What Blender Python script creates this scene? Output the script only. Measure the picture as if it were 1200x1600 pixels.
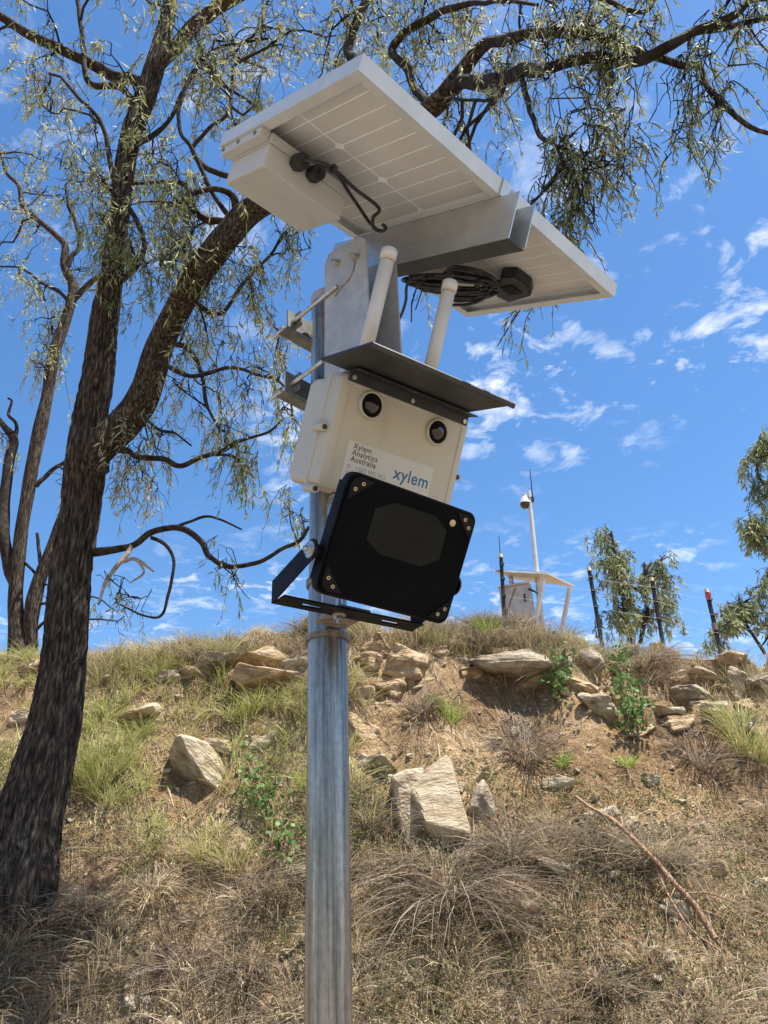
import bpy, bmesh, math, random
import numpy as np
from mathutils import Vector, Matrix

random.seed(7)
rng = np.random.default_rng(11)
for o in list(bpy.data.objects):
    bpy.data.objects.remove(o, do_unlink=True)
SC = bpy.context.scene
COL = SC.collection

# ------------------------------------------------------------------ camera
FPX, PITCH, VPX = 1200.0, math.radians(28.0), 508.0     # photograph is 1200 x 1600
EYE = np.array([0.0, 0.0, 1.6])
_u = np.array([(VPX - 600) / FPX, 1 / math.tan(PITCH), -1.0]); _u /= np.linalg.norm(_u)
_f = np.array([0, 0, -1.0]); _y = _f - _f.dot(_u) * _u; _y /= np.linalg.norm(_y)
CR = np.array([np.cross(_y, _u), _y, _u])                # camera axes -> world
cam = bpy.data.cameras.new('camera')
cam.sensor_fit = 'VERTICAL'; cam.sensor_height = 24.0; cam.lens = 24.0 * FPX / 1600.0
cam.clip_start = 0.05; cam.clip_end = 5000
camo = bpy.data.objects.new('camera', cam); COL.objects.link(camo)
camo.matrix_world = Matrix([list(CR[i]) + [EYE[i]] for i in range(3)] + [[0, 0, 0, 1]])
SC.camera = camo
SC.render.resolution_x, SC.render.resolution_y = 768, 1024

# ------------------------------------------------------------------ light
SUN_EL = math.radians(72); SUN_AZ = math.atan2(0.95, -0.30)      # clockwise from +Y
sdir = Vector((math.sin(SUN_AZ) * math.cos(SUN_EL), math.cos(SUN_AZ) * math.cos(SUN_EL), math.sin(SUN_EL)))
sl = bpy.data.lights.new('sun', 'SUN'); sl.energy = 5.0; sl.angle = math.radians(0.53); sl.color = (1.0, 0.955, 0.88)
slo = bpy.data.objects.new('sun', sl); COL.objects.link(slo)
slo.rotation_euler = sdir.to_track_quat('Z', 'Y').to_euler()
W = bpy.data.worlds.new('World'); SC.world = W; W.use_nodes = True
nt = W.node_tree; nt.nodes.clear()
def wn(t, **k):
    n = nt.nodes.new(t)
    for a, b in k.items(): setattr(n, a, b)
    return n
sky = wn('ShaderNodeTexSky', sky_type='NISHITA'); sky.sun_disc = False
sky.sun_elevation = SUN_EL; sky.sun_rotation = SUN_AZ
sky.air_density = 1.0; sky.dust_density = 0.35; sky.ozone_density = 2.2; sky.altitude = 100
tc = wn('ShaderNodeTexCoord'); sep = wn('ShaderNodeSeparateXYZ'); nt.links.new(tc.outputs['Generated'], sep.inputs[0])
mz = wn('ShaderNodeMath', operation='MAXIMUM'); mz.inputs[1].default_value = 0.06; nt.links.new(sep.outputs[2], mz.inputs[0])
dx = wn('ShaderNodeMath', operation='DIVIDE'); dy = wn('ShaderNodeMath', operation='DIVIDE')
nt.links.new(sep.outputs[0], dx.inputs[0]); nt.links.new(mz.outputs[0], dx.inputs[1])
nt.links.new(sep.outputs[1], dy.inputs[0]); nt.links.new(mz.outputs[0], dy.inputs[1])
cb = wn('ShaderNodeCombineXYZ'); nt.links.new(dx.outputs[0], cb.inputs[0]); nt.links.new(dy.outputs[0], cb.inputs[1])
n1 = wn('ShaderNodeTexNoise'); n1.inputs['Scale'].default_value = 1.15; n1.inputs['Detail'].default_value = 3
n2 = wn('ShaderNodeTexNoise'); n2.inputs['Scale'].default_value = 9.5; n2.inputs['Detail'].default_value = 9; n2.inputs['Roughness'].default_value = 0.62; n2.inputs['Distortion'].default_value = 0.35
va = wn('ShaderNodeVectorMath', operation='ADD'); va.inputs[1].default_value = (0.02, -0.30, 11.1); nt.links.new(cb.outputs[0], va.inputs[0])
for n in (n1, n2): nt.links.new(va.outputs[0], n.inputs['Vector'])
r1 = wn('ShaderNodeMapRange'); r1.inputs[1].default_value = 0.44; r1.inputs[2].default_value = 0.66
nt.links.new(n1.outputs[0], r1.inputs[0])
r2 = wn('ShaderNodeMapRange'); r2.inputs[1].default_value = 0.52; r2.inputs[2].default_value = 0.80
nt.links.new(n2.outputs[0], r2.inputs[0])
mm = wn('ShaderNodeMath', operation='MULTIPLY'); nt.links.new(r1.outputs[0], mm.inputs[0]); nt.links.new(r2.outputs[0], mm.inputs[1])
m2 = wn('ShaderNodeMath', operation='MULTIPLY', use_clamp=True); m2.inputs[1].default_value = 1.25; nt.links.new(mm.outputs[0], m2.inputs[0])
hs = wn('ShaderNodeHueSaturation'); hs.inputs['Saturation'].default_value = 1.22; nt.links.new(sky.outputs[0], hs.inputs['Color'])
mx = wn('ShaderNodeMix', data_type='RGBA'); mx.inputs[7].default_value = (6.6, 6.7, 6.8, 1)
nt.links.new(m2.outputs[0], mx.inputs[0]); nt.links.new(hs.outputs[0], mx.inputs[6])
bg = wn('ShaderNodeBackground'); bg.inputs[1].default_value = 0.092; nt.links.new(mx.outputs[2], bg.inputs[0])
wo = wn('ShaderNodeOutputWorld'); nt.links.new(bg.outputs[0], wo.inputs[0])
SC.view_settings.view_transform = 'Standard'; SC.view_settings.look = 'None'
SC.view_settings.exposure = 1.25; SC.view_settings.gamma = 1.0

# ------------------------------------------------------------------ helpers: pixels to places
def ray(px, py):
    return CR @ np.array([(px - 600) / FPX, (800 - py) / FPX, -1.0])
def at(px, py, d):
    r = ray(px, py); return EYE + r * (d / r[1])
def depth_of(p):
    return float(-((np.asarray(p) - EYE) @ CR)[2])
def wpx(w, p):                                             # width in photo pixels -> metres at p
    return w * depth_of(p) / FPX
def rot(yaw, pitch, roll=0.0):
    return np.array((Matrix.Rotation(yaw, 3, 'Z') @ Matrix.Rotation(pitch, 3, 'X') @ Matrix.Rotation(roll, 3, 'Y')))
def onplane(o, M, axis, val, px, py):
    e = M.T @ (EYE - o); d = M.T @ ray(px, py); t = (val - e[axis]) / d[axis]
    return e + t * d

# ------------------------------------------------------------------ helpers: noise
def _h(x, y, z, s):
    h = (x * 374761393 + y * 668265263 + z * 1440662683 + s * 974634777) & 0xffffffff
    h = ((h ^ (h >> 13)) * 1274126177) & 0xffffffff
    h = ((h ^ (h >> 15)) * 2246822519) & 0xffffffff
    return ((h ^ (h >> 16)) & 0xffffff) / float(0xffffff) * 2 - 1
def vn(x, y, z=0.0, s=0):
    x, y, z = np.broadcast_arrays(np.asarray(x, float), np.asarray(y, float), np.asarray(z, float))
    xi, yi, zi = (np.floor(a).astype(np.int64) for a in (x, y, z))
    fx, fy, fz = x - xi, y - yi, z - zi
    fx, fy, fz = (a * a * (3 - 2 * a) for a in (fx, fy, fz))
    r = 0
    for i in (0, 1):
        for j in (0, 1):
            for k in (0, 1):
                w = (fx if i else 1 - fx) * (fy if j else 1 - fy) * (fz if k else 1 - fz)
                r = r + w * _h(xi + i, yi + j, zi + k, s)
    return r
def fbm(x, y, z=0.0, s=0, o=4, g=0.5):
    r = 0; a = 1.0; f = 1.0
    for i in range(o):
        r = r + a * vn(np.asarray(x) * f, np.asarray(y) * f, np.asarray(z) * f, s + i * 17); a *= g; f *= 2.03
    return r

# ------------------------------------------------------------------ helpers: materials
MATS = {}
def mat(name, c1, c2=None, rough=0.6, metal=0.0, scale=8.0, bump=0.0, bscale=None, stretch=(1, 1, 1), c3=None, spec=0.5, detail=6, lo=0.35, hi=0.65, coord='Object', trans=0.0, rough2=None):
    m = bpy.data.materials.new(name); m.use_nodes = True; MATS[name] = m
    t = m.node_tree; b = t.nodes['Principled BSDF']
    b.inputs['Roughness'].default_value = rough; b.inputs['Metallic'].default_value = metal
    b.inputs['Specular IOR Level'].default_value = spec
    tc = t.nodes.new('ShaderNodeTexCoord'); mp = t.nodes.new('ShaderNodeMapping'); mp.inputs['Scale'].default_value = stretch
    t.links.new(tc.outputs[coord], mp.inputs[0])
    if c2 is None: c2 = tuple(min(1, v * 1.18) for v in c1); c1 = tuple(v * 0.86 for v in c1)
    nz = t.nodes.new('ShaderNodeTexNoise'); nz.inputs['Scale'].default_value = scale; nz.inputs['Detail'].default_value = detail
    nz.inputs['Roughness'].default_value = 0.6
    t.links.new(mp.outputs[0], nz.inputs['Vector'])
    cr = t.nodes.new('ShaderNodeValToRGB'); e = cr.color_ramp.elements
    e[0].position = lo; e[0].color = (*c1, 1); e[1].position = hi; e[1].color = (*c2, 1)
    if c3:
        k = e.new((lo + hi) / 2); k.color = (*c3, 1)
    t.links.new(nz.outputs[0], cr.inputs[0]); t.links.new(cr.outputs[0], b.inputs['Base Color'])
    if rough2 is not None:
        rr = t.nodes.new('ShaderNodeMapRange'); rr.inputs[1].default_value = lo; rr.inputs[2].default_value = hi
        rr.inputs[3].default_value = rough; rr.inputs[4].default_value = rough2
        t.links.new(nz.outputs[0], rr.inputs[0]); t.links.new(rr.outputs[0], b.inputs['Roughness'])
    if bump:
        n2 = t.nodes.new('ShaderNodeTexNoise'); n2.inputs['Scale'].default_value = bscale or scale * 3; n2.inputs['Detail'].default_value = 8
        t.links.new(mp.outputs[0], n2.inputs['Vector'])
        bp = t.nodes.new('ShaderNodeBump'); bp.inputs['Strength'].default_value = bump; bp.inputs['Distance'].default_value = 0.02
        t.links.new(n2.outputs[0], bp.inputs['Height']); t.links.new(bp.outputs[0], b.inputs['Normal'])
    return m
def leafmat(name, rough=0.5, trans=0.35, spec=0.4):         # colour comes from the mesh: one tint per leaf or blade
    m = bpy.data.materials.new(name); m.use_nodes = True; t = m.node_tree; b = t.nodes['Principled BSDF']
    a = t.nodes.new('ShaderNodeAttribute'); a.attribute_name = 'Col'
    b.inputs['Roughness'].default_value = rough; b.inputs['Specular IOR Level'].default_value = spec
    t.links.new(a.outputs['Color'], b.inputs['Base Color'])
    tr = t.nodes.new('ShaderNodeBsdfTranslucent'); t.links.new(a.outputs['Color'], tr.inputs[0])
    mx = t.nodes.new('ShaderNodeMixShader'); mx.inputs[0].default_value = trans
    t.links.new(b.outputs[0], mx.inputs[1]); t.links.new(tr.outputs[0], mx.inputs[2])
    t.links.new(mx.outputs[0], t.nodes['Material Output'].inputs[0]); return m

def galv():
    m = bpy.data.materials.new('galvanised'); m.use_nodes = True; t = m.node_tree; b = t.nodes['Principled BSDF']
    b.inputs['Metallic'].default_value = .62
    tc = t.nodes.new('ShaderNodeTexCoord')
    def nz(sc, st, det=5):
        mp = t.nodes.new('ShaderNodeMapping'); mp.inputs['Scale'].default_value = st; t.links.new(tc.outputs['Object'], mp.inputs[0])
        n = t.nodes.new('ShaderNodeTexNoise'); n.inputs['Scale'].default_value = sc; n.inputs['Detail'].default_value = det; n.inputs['Roughness'].default_value = .65
        t.links.new(mp.outputs[0], n.inputs['Vector']); return n
    def ramp(n, lo, hi, a, c):
        r = t.nodes.new('ShaderNodeValToRGB'); e = r.color_ramp.elements; e[0].position = lo; e[1].position = hi; e[0].color = (*a, 1); e[1].color = (*c, 1)
        t.links.new(n.outputs[0], r.inputs[0]); return r
    a = ramp(nz(46, (1, 1, .03)), .36, .64, (.13, .128, .12), (.47, .462, .445))  # weathering streaks, contrast raised in place of missing dark reflections
    c = ramp(nz(140, (1, 1, .55), 7), .36, .62, (.80, .79, .78), (1.08, 1.08, 1.08))
    d = ramp(nz(9, (1, 1, .28), 5), .38, .66, (.80, .79, .77), (1.06, 1.06, 1.06))
    m1 = t.nodes.new('ShaderNodeMix'); m1.data_type = 'RGBA'; m1.blend_type = 'MULTIPLY'; m1.inputs[0].default_value = 1; t.links.new(a.outputs[0], m1.inputs[6]); t.links.new(c.outputs[0], m1.inputs[7])
    m2 = t.nodes.new('ShaderNodeMix'); m2.data_type = 'RGBA'; m2.blend_type = 'MULTIPLY'; m2.inputs[0].default_value = 1; t.links.new(m1.outputs[2], m2.inputs[6]); t.links.new(d.outputs[0], m2.inputs[7])
    t.links.new(m2.outputs[2], b.inputs['Base Color'])
    rr = t.nodes.new('ShaderNodeMapRange'); rr.inputs[1].default_value = .3; rr.inputs[2].default_value = .7; rr.inputs[3].default_value = .17; rr.inputs[4].default_value = .38
    t.links.new(nz(60, (1, 1, .06)).outputs[0], rr.inputs[0]); t.links.new(rr.outputs[0], b.inputs['Roughness'])
    bp = t.nodes.new('ShaderNodeBump'); bp.inputs['Strength'].default_value = .10; bp.inputs['Distance'].default_value = .01; t.links.new(nz(120, (1, 1, .2), 8).outputs[0], bp.inputs['Height']); t.links.new(bp.outputs[0], b.inputs['Normal'])
    return m
M_GALV = galv()
M_GALVP = mat('galvanised_plate', (0.34, 0.345, 0.35), (0.44, 0.445, 0.45), rough=0.55, metal=0.25, scale=26, bump=0.03, bscale=120)
M_ALU = mat('aluminium_rail', (0.48, 0.48, 0.475), (0.56, 0.56, 0.55), rough=0.38, metal=0.85, scale=20, stretch=(1, 1, 1))
M_WEB = mat('rail_web_dark', (0.035, 0.037, 0.039), (0.055, 0.057, 0.06), rough=0.5, metal=0.2, scale=20)  # rail web colour, far darker than the aluminium flanges
M_FRAME = mat('white_frame', (0.54, 0.56, 0.56), (0.61, 0.625, 0.625), rough=0.42, scale=14, metal=0.2)
M_SHEET = mat('backsheet', (0.86, 0.88, 0.89), (0.89, 0.91, 0.92), rough=0.55, scale=12)
M_CELL = mat('cell_back', (0.54, 0.53, 0.515), (0.59, 0.58, 0.565), rough=0.5, scale=7)
M_GLASSB = mat('panel_glass', (0.012, 0.016, 0.03), (0.02, 0.025, 0.045), rough=0.12, scale=6)
M_CREAM = mat('cream_plastic', (0.335, 0.305, 0.24), (0.455, 0.425, 0.35), rough=0.42, lo=.22, hi=.5, scale=11, stretch=(1, 1, .45), bump=0.015, bscale=300)
M_CREAM2 = mat('battery_plastic', (0.36, 0.345, 0.315), (0.475, 0.47, 0.445), rough=0.48, lo=.22, hi=.5, scale=12, stretch=(1, .4, 1), bump=0.02, bscale=250)
M_PVC = mat('antenna_plastic', (0.55, 0.505, 0.43), (0.60, 0.555, 0.475), rough=0.4, scale=12)
M_HOOD = mat('hood_paint', (0.018, 0.018, 0.018), (0.030, 0.030, 0.028), rough=0.48, metal=0.1, scale=16, bump=0.03, bscale=200)
M_BLACK = mat('black_coating', (0.004, 0.004, 0.005), (0.014, 0.013, 0.013), rough=0.5, spec=0.10, scale=30, bump=0.02, bscale=350)
M_BLACKG = mat('black_glass', (0.002, 0.002, 0.003), (0.004, 0.004, 0.006), rough=0.22, scale=10, spec=0.05)
M_WINDOW = mat('lamp_window', (0.007, 0.0075, 0.006), (0.013, 0.0135, 0.0105), rough=0.25, spec=0.12, scale=9, lo=0.3, hi=0.7)
M_RUBBER = mat('black_rubber', (0.010, 0.011, 0.013), (0.022, 0.023, 0.026), rough=0.5, scale=25)
M_LENS = mat('lens_glass', (0.003, 0.003, 0.004), (0.006, 0.006, 0.009), rough=0.06, scale=5, spec=0.7)
M_BRASS = mat('brass_insert', (0.42, 0.34, 0.20), (0.60, 0.50, 0.32), rough=0.35, metal=0.8, scale=60)
M_STEEL = mat('bolt_steel', (0.40, 0.38, 0.34), (0.62, 0.60, 0.56), rough=0.35, metal=0.9, scale=60)
M_RUST = mat('rusty_steel', (0.13, 0.10, 0.075), (0.30, 0.26, 0.21), rough=0.6, metal=0.5, scale=70)
M_SADDLE = mat('saddle_steel', (0.13, 0.135, 0.125), (0.22, 0.22, 0.20), rough=0.5, metal=0.5, scale=40)
M_LABEL = mat('label_paper', (0.50, 0.49, 0.455), (0.54, 0.53, 0.495), rough=0.4, scale=12)
M_INK = mat('ink_black', (0.03, 0.028, 0.026), rough=0.5)
M_INKG = mat('ink_grey', (0.17, 0.19, 0.22), rough=0.5)
M_INKB = mat('ink_teal', (0.018, 0.105, 0.19), rough=0.45)
M_SOIL = None
M_ROCK = mat('sandstone', (0.19, 0.135, 0.08), (0.44, 0.37, 0.265), c3=(0.34, 0.275, 0.185), rough=0.88, scale=5, bump=0.9, bscale=22, stretch=(1, 1, 2.6), spec=0.2)
M_ROCKO = mat('ochre_stone', (0.22, 0.14, 0.08), (0.43, 0.33, 0.21), c3=(0.33, 0.235, 0.135), rough=0.9, scale=6, bump=1.0, bscale=26, stretch=(1, 1, 2.2), spec=0.2)
M_ROCKG = mat('grey_stone', (0.15, 0.115, 0.08), (0.36, 0.30, 0.22), c3=(0.26, 0.21, 0.15), rough=0.9, scale=6, bump=0.9, bscale=24, stretch=(1, 1, 2), spec=0.2)
M_CLOD = mat('earth_clod', (0.13, 0.08, 0.045), (0.30, 0.20, 0.12), rough=0.95, scale=9, bump=1.0, bscale=40, spec=0.1)
M_BARK = mat('bark', (0.013, 0.010, 0.008), (0.16, 0.128, 0.096), c3=(0.055, 0.042, 0.032), rough=0.95, scale=52, bump=1.0, bscale=80, stretch=(1, 1, 0.13), spec=0.08, lo=.36, hi=.68)
M_BARKB = mat('limb_bark', (0.014, 0.011, 0.009), (0.055, 0.044, 0.035), rough=0.9, scale=14, bump=0.8, bscale=50, spec=0.15)
M_DEAD = mat('dead_wood', (0.20, 0.16, 0.115), (0.40, 0.33, 0.25), rough=0.85, scale=18, bump=0.5, bscale=60)
M_FALLEN = mat('fallen_wood', (0.17, 0.095, 0.05), (0.34, 0.21, 0.12), rough=0.85, scale=18, bump=0.6, bscale=50)
M_LEAF = leafmat('gum_leaf', 0.62, 0.40, 0.22)
M_BLADE = leafmat('grass_blade', 0.6, 0.30, 0.25)
M_PICKET = mat('picket_black', (0.010, 0.010, 0.011), (0.028, 0.024, 0.022), rough=0.5, scale=20)
M_CAP = mat('cap_yellow', (0.50, 0.42, 0.20), (0.62, 0.54, 0.34), rough=0.5, scale=20)
M_PINK = mat('tape_pink', (0.40, 0.05, 0.08), (0.52, 0.10, 0.13), rough=0.5, scale=20)
M_CAB = mat('cabinet_metal', (0.36, 0.35, 0.33), (0.50, 0.48, 0.45), rough=0.55, metal=0.3, scale=6)
M_WHITE = mat('white_paint', (0.46, 0.47, 0.48), (0.54, 0.55, 0.56), rough=0.35, scale=8)

# ------------------------------------------------------------------ helpers: objects
def put(name, me, parent=None, m=None, smooth=False):
    o = bpy.data.objects.new(name, me); COL.objects.link(o)
    if m and not me.materials: me.materials.append(m)
    if smooth:
        me.polygons.foreach_set('use_smooth', np.ones(len(me.polygons), bool))
    if parent: o.parent = parent
    return o
def part(name, bm, m, parent=None, smooth=False):
    bmesh.ops.recalc_face_normals(bm, faces=bm.faces[:])
    me = bpy.data.meshes.new(name); bm.to_mesh(me); bm.free()
    return put(name, me, parent, m, smooth)
def tag(o, label, cat, group=None, kind=None):
    if label: o['label'] = label
    if cat: o['category'] = cat
    if group: o['group'] = group
    if kind: o['kind'] = kind
    return o
def thing(name, label, cat, M=None, loc=(0, 0, 0), group=None):
    o = bpy.data.objects.new(name, None); COL.objects.link(o); o.empty_display_size = 0.1
    if M is not None: o.matrix_world = Matrix([list(M[i]) + [loc[i]] for i in range(3)] + [[0, 0, 0, 1]])
    else: o.location = loc
    return tag(o, label, cat, group)
def raw(name, V, F, m=None, parent=None, smooth=False, col=None):
    me = bpy.data.meshes.new(name); me.from_pydata([tuple(v) for v in V], [], F)
    if col is not None:
        a = me.color_attributes.new('Col', 'FLOAT_COLOR', 'POINT'); a.data.foreach_set('color', np.asarray(col, np.float32).ravel())
    me.update(); return put(name, me, parent, m, smooth)
def npmesh(name, V, faces_flat, sizes, m, parent=None, col=None, smooth=False):
    me = bpy.data.meshes.new(name); V = np.asarray(V, np.float32).reshape(-1, 3)
    me.vertices.add(len(V)); me.vertices.foreach_set('co', V.ravel())
    me.loops.add(len(faces_flat)); me.loops.foreach_set('vertex_index', np.asarray(faces_flat, np.int32))
    sizes = np.asarray(sizes, np.int32); me.polygons.add(len(sizes))
    me.polygons.foreach_set('loop_start', np.concatenate([[0], np.cumsum(sizes)[:-1]]).astype(np.int32))
    me.polygons.foreach_set('loop_total', sizes)
    if col is not None:
        a = me.color_attributes.new('Col', 'FLOAT_COLOR', 'POINT')
        c = np.ones((len(V), 4), np.float32); c[:, :3] = col; a.data.foreach_set('color', c.ravel())
    me.update(calc_edges=True); me.validate()
    return put(name, me, parent, m, smooth)
def box(bm, lo, hi, bev=0.0, seg=2):
    lo, hi = Vector(lo), Vector(hi)
    r = bmesh.ops.create_cube(bm, size=1.0, matrix=Matrix.Translation((lo + hi) / 2) @ Matrix.Diagonal((*(hi - lo), 1)))
    if bev:
        es = list({e for v in r['verts'] for e in v.link_edges})
        bmesh.ops.bevel(bm, geom=es, offset=bev, segments=seg, affect='EDGES', profile=0.6)
def B(lo, hi, bev=0.0, seg=2):
    bm = bmesh.new(); box(bm, lo, hi, bev, seg); return bm
def cyl(bm, p0, p1, r0, r1=None, seg=20, bev=0):
    p0, p1 = Vector(p0), Vector(p1); d = p1 - p0
    Mx = Matrix.Translation((p0 + p1) / 2) @ d.to_track_quat('Z', 'Y').to_matrix().to_4x4()
    bmesh.ops.create_cone(bm, cap_ends=True, segments=seg, radius1=r0, radius2=r0 if r1 is None else r1, depth=d.length, matrix=Mx)
def C(p0, p1, r0, r1=None, seg=20):
    bm = bmesh.new(); cyl(bm, p0, p1, r0, r1, seg); return bm
def prism(bm, poly, axis, a, b):                            # extrude polygon along axis between a and b
    def mk(p, v):
        q = list(p); q.insert(axis, v); return Vector(q)
    A = [bm.verts.new(mk(p, a)) for p in poly]; Bv = [bm.verts.new(mk(p, b)) for p in poly]; n = len(poly)
    bm.faces.new(A); bm.faces.new(Bv[::-1])
    for i in range(n): bm.faces.new((A[i], A[(i + 1) % n], Bv[(i + 1) % n], Bv[i]))
def rrect(x0, x1, y0, y1, r, n=5):
    P = []
    for cx, cy, a in ((x1 - r, y1 - r, 0), (x0 + r, y1 - r, 90), (x0 + r, y0 + r, 180), (x1 - r, y0 + r, 270)):
        for k in range(n + 1):
            t = math.radians(a + 90 * k / n); P.append((cx + r * math.cos(t), cy + r * math.sin(t)))
    return P
def hexbolt(bm, p, axis, r, h):                             # hex head with a shank end and washer
    p = Vector(p); axis = Vector(axis).normalized()
    cyl(bm, p, p + axis * h * .25, r * 1.35, seg=20); cyl(bm, p + axis * h * .22, p + axis * h, r, seg=6); cyl(bm, p + axis * h * .95, p + axis * h * 1.7, r * .5, seg=12)
def smooth_path(P, n=6):
    P = np.asarray(P, float); k = len(P)
    if k < 3: return np.array([P[0] + (P[-1] - P[0]) * t for t in np.linspace(0, 1, n * 2)])
    Q = np.vstack([2 * P[0] - P[1], P, 2 * P[-1] - P[-2]]); out = []
    for i in range(1, k):
        a, b, c, d = Q[i - 1], Q[i], Q[i + 1], Q[i + 2]
        for t in np.arange(n) / n:
            out.append(0.5 * ((2 * b) + (-a + c) * t + (2 * a - 5 * b + 4 * c - d) * t * t + (-a + 3 * b - 3 * c + d) * t ** 3))
    out.append(P[-1]); return np.array(out)
def tube_np(P, R, seg=8, cap=True, ring=None):
    P = np.asarray(P, float); n = len(P); R = np.broadcast_to(np.asarray(R, float), (n,))
    T = np.gradient(P, axis=0); T /= np.linalg.norm(T, axis=1)[:, None] + 1e-12
    U = np.zeros((n, 3)); a = np.array([1, 0, 0.]) if abs(T[0][0]) < .8 else np.array([0, 1., 0])
    u = a - a.dot(T[0]) * T[0]; u /= np.linalg.norm(u); U[0] = u
    for i in range(1, n):
        u = U[i - 1] - U[i - 1].dot(T[i]) * T[i]; U[i] = u / (np.linalg.norm(u) + 1e-12)
    Wv = np.cross(T, U); th = np.linspace(0, 2 * np.pi, seg, endpoint=False)
    rr = R[:, None] * (np.ones((n, seg)) if ring is None else ring(np.arange(n), th))
    V = P[:, None, :] + rr[..., None] * (np.cos(th)[None, :, None] * U[:, None, :] + np.sin(th)[None, :, None] * Wv[:, None, :])
    idx = np.arange(n * seg).reshape(n, seg)
    F = np.stack([idx[:-1], np.roll(idx, -1, 1)[:-1], np.roll(idx, -1, 1)[1:], idx[1:]], -1).reshape(-1, 4)
    return V.reshape(-1, 3), F
class Tubes:                                                # many tubes of one thing joined into one mesh
    def __init__(s): s.V = []; s.F = []; s.n = 0
    def add(s, P, R, seg=6, ring=None):
        V, F = tube_np(P, R, seg, ring=ring); s.V.append(V); s.F.append(F + s.n); s.n += len(V)
    def build(s, name, m, parent=None):
        V = np.vstack(s.V); F = np.vstack(s.F)
        return npmesh(name, V, F.ravel(), np.full(len(F), 4), m, parent, smooth=True)
def tube(name, P, R, m, parent=None, seg=10):
    T = Tubes(); T.add(P, R, seg); return T.build(name, m, parent)

# ================================================================== terrain
sky_px = [(-400, 1005), (-150, 1012), (0, 1030), (120, 1022), (250, 1018), (300, 1002), (380, 995), (470, 990), (560, 968), (640, 972), (720, 985), (800, 978), (900, 990), (980, 1006), (1060, 1022), (1130, 1034), (1200, 1046), (1400, 1070), (1700, 1085)]
DC = 8.0
sky_px = [(a, b + 8) for a, b in sky_px]
_cx = np.array([at(a, b, DC)[0] for a, b in sky_px]); _cz = np.array([at(a, b, DC)[2] - 1.6 for a, b in sky_px])
PU = np.array([-5, 0, 1.5, 3, 4.2, 5.0, 5.5, 6.0, 6.5, 6.95, 7.2, 7.42, 7.62, 7.85, 8.1, 9, 11, 13, 20, 30, 60, 900]) / 8.0
PZ = np.array([-1.62, -1.6, -1.56, -1.42, -1.0, -.55, -.1, .42, .98, 1.55, 1.85, 2.28, 2.56, 2.66, 2.70, 2.9, 3.45, 4.05, 5.9, 8.0, 11, 16])
def H(x, y):
    x = np.asarray(x, float); y = np.asarray(y, float)
    u = (y + 0.16 * vn(x * .7, 0, 0, 3) + .07 * vn(x * 2.3, 0, 0, 4)) / DC
    zc = np.interp(x, _cx, _cz)
    p = (np.interp(u - .012, PU, PZ) + np.interp(u, PU, PZ) + np.interp(u + .012, PU, PZ)) / 3
    z = np.where(p > 0, p * zc / 2.71, p)
    act = np.clip((y - 2.8) / 1.6, 0, 1) * np.clip((40 - y) / 20, 0, 1)
    z = z + act * (0.11 * fbm(x * 1.0, y * 1.0, 0, 5, 3) + 0.085 * fbm(x * 2.7, y * 2.7, 0, 9, 3) + 0.034 * fbm(x * 8.5, y * 8.5, 0, 13, 3))
    # eroded rock steps on the upper face
    m = np.clip((u - .80) / .06, 0, 1) * np.clip((.985 - u) / .02, 0, 1) * np.clip((vn(x * .9, y * .45, 0, 21) + .55) * 1.6, 0, 1) * np.clip((x + .9) / .8, .5, 1)
    st = 0.27; w = z + 0.08 * fbm(x * 2.0, y * 1.2, 0, 31, 3); q = w / st; f = q - np.floor(q)
    s = np.clip((f - .30) / .34, 0, 1); s = s * s * (3 - 2 * s)
    zt = st * (np.floor(q) + s) - (w - z)
    rg = 1 - 2 * np.abs(fbm(x * 3.8, y * 3.8, 0, 41, 4, .55))
    return 1.6 + z + m * ((zt - z) * .95 + .10 * rg)
def H1(x, y): return float(H(np.array([x]), np.array([y]))[0])
def ground(px, py, d0=2.5, d1=14.5):
    ds = np.arange(d0, d1, 0.015); r = ray(px, py)
    P = EYE + r[None, :] * (ds / r[1])[:, None]
    k = np.nonzero(P[:, 2] <= H(P[:, 0], P[:, 1]))[0]
    p = P[k[0]] if len(k) else P[-1]
    return np.array([p[0], p[1], H1(p[0], p[1])])
def axis_grid(lo, hi, st, far, k=1.28):
    a = list(np.arange(lo, hi + 1e-6, st)); s = st
    while a[-1] < far: s *= k; a.append(a[-1] + s)
    s = st; b = []
    v = lo
    while v > -far: s *= k; v -= s; b.append(v)
    return np.array(b[::-1] + a)
gx = axis_grid(-5.4, 6.0, 0.027, 900); gy = axis_grid(3.0, 8.6, 0.018, 900)
GX, GY = np.meshgrid(gx, gy); GZ = H(GX, GY)
V = np.stack([GX, GY, GZ], -1).reshape(-1, 3)
ii = np.arange(len(gx) * len(gy)).reshape(len(gy), len(gx))
Fq = np.stack([ii[:-1, :-1], ii[:-1, 1:], ii[1:, 1:], ii[1:, :-1]], -1).reshape(-1, 4)
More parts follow.
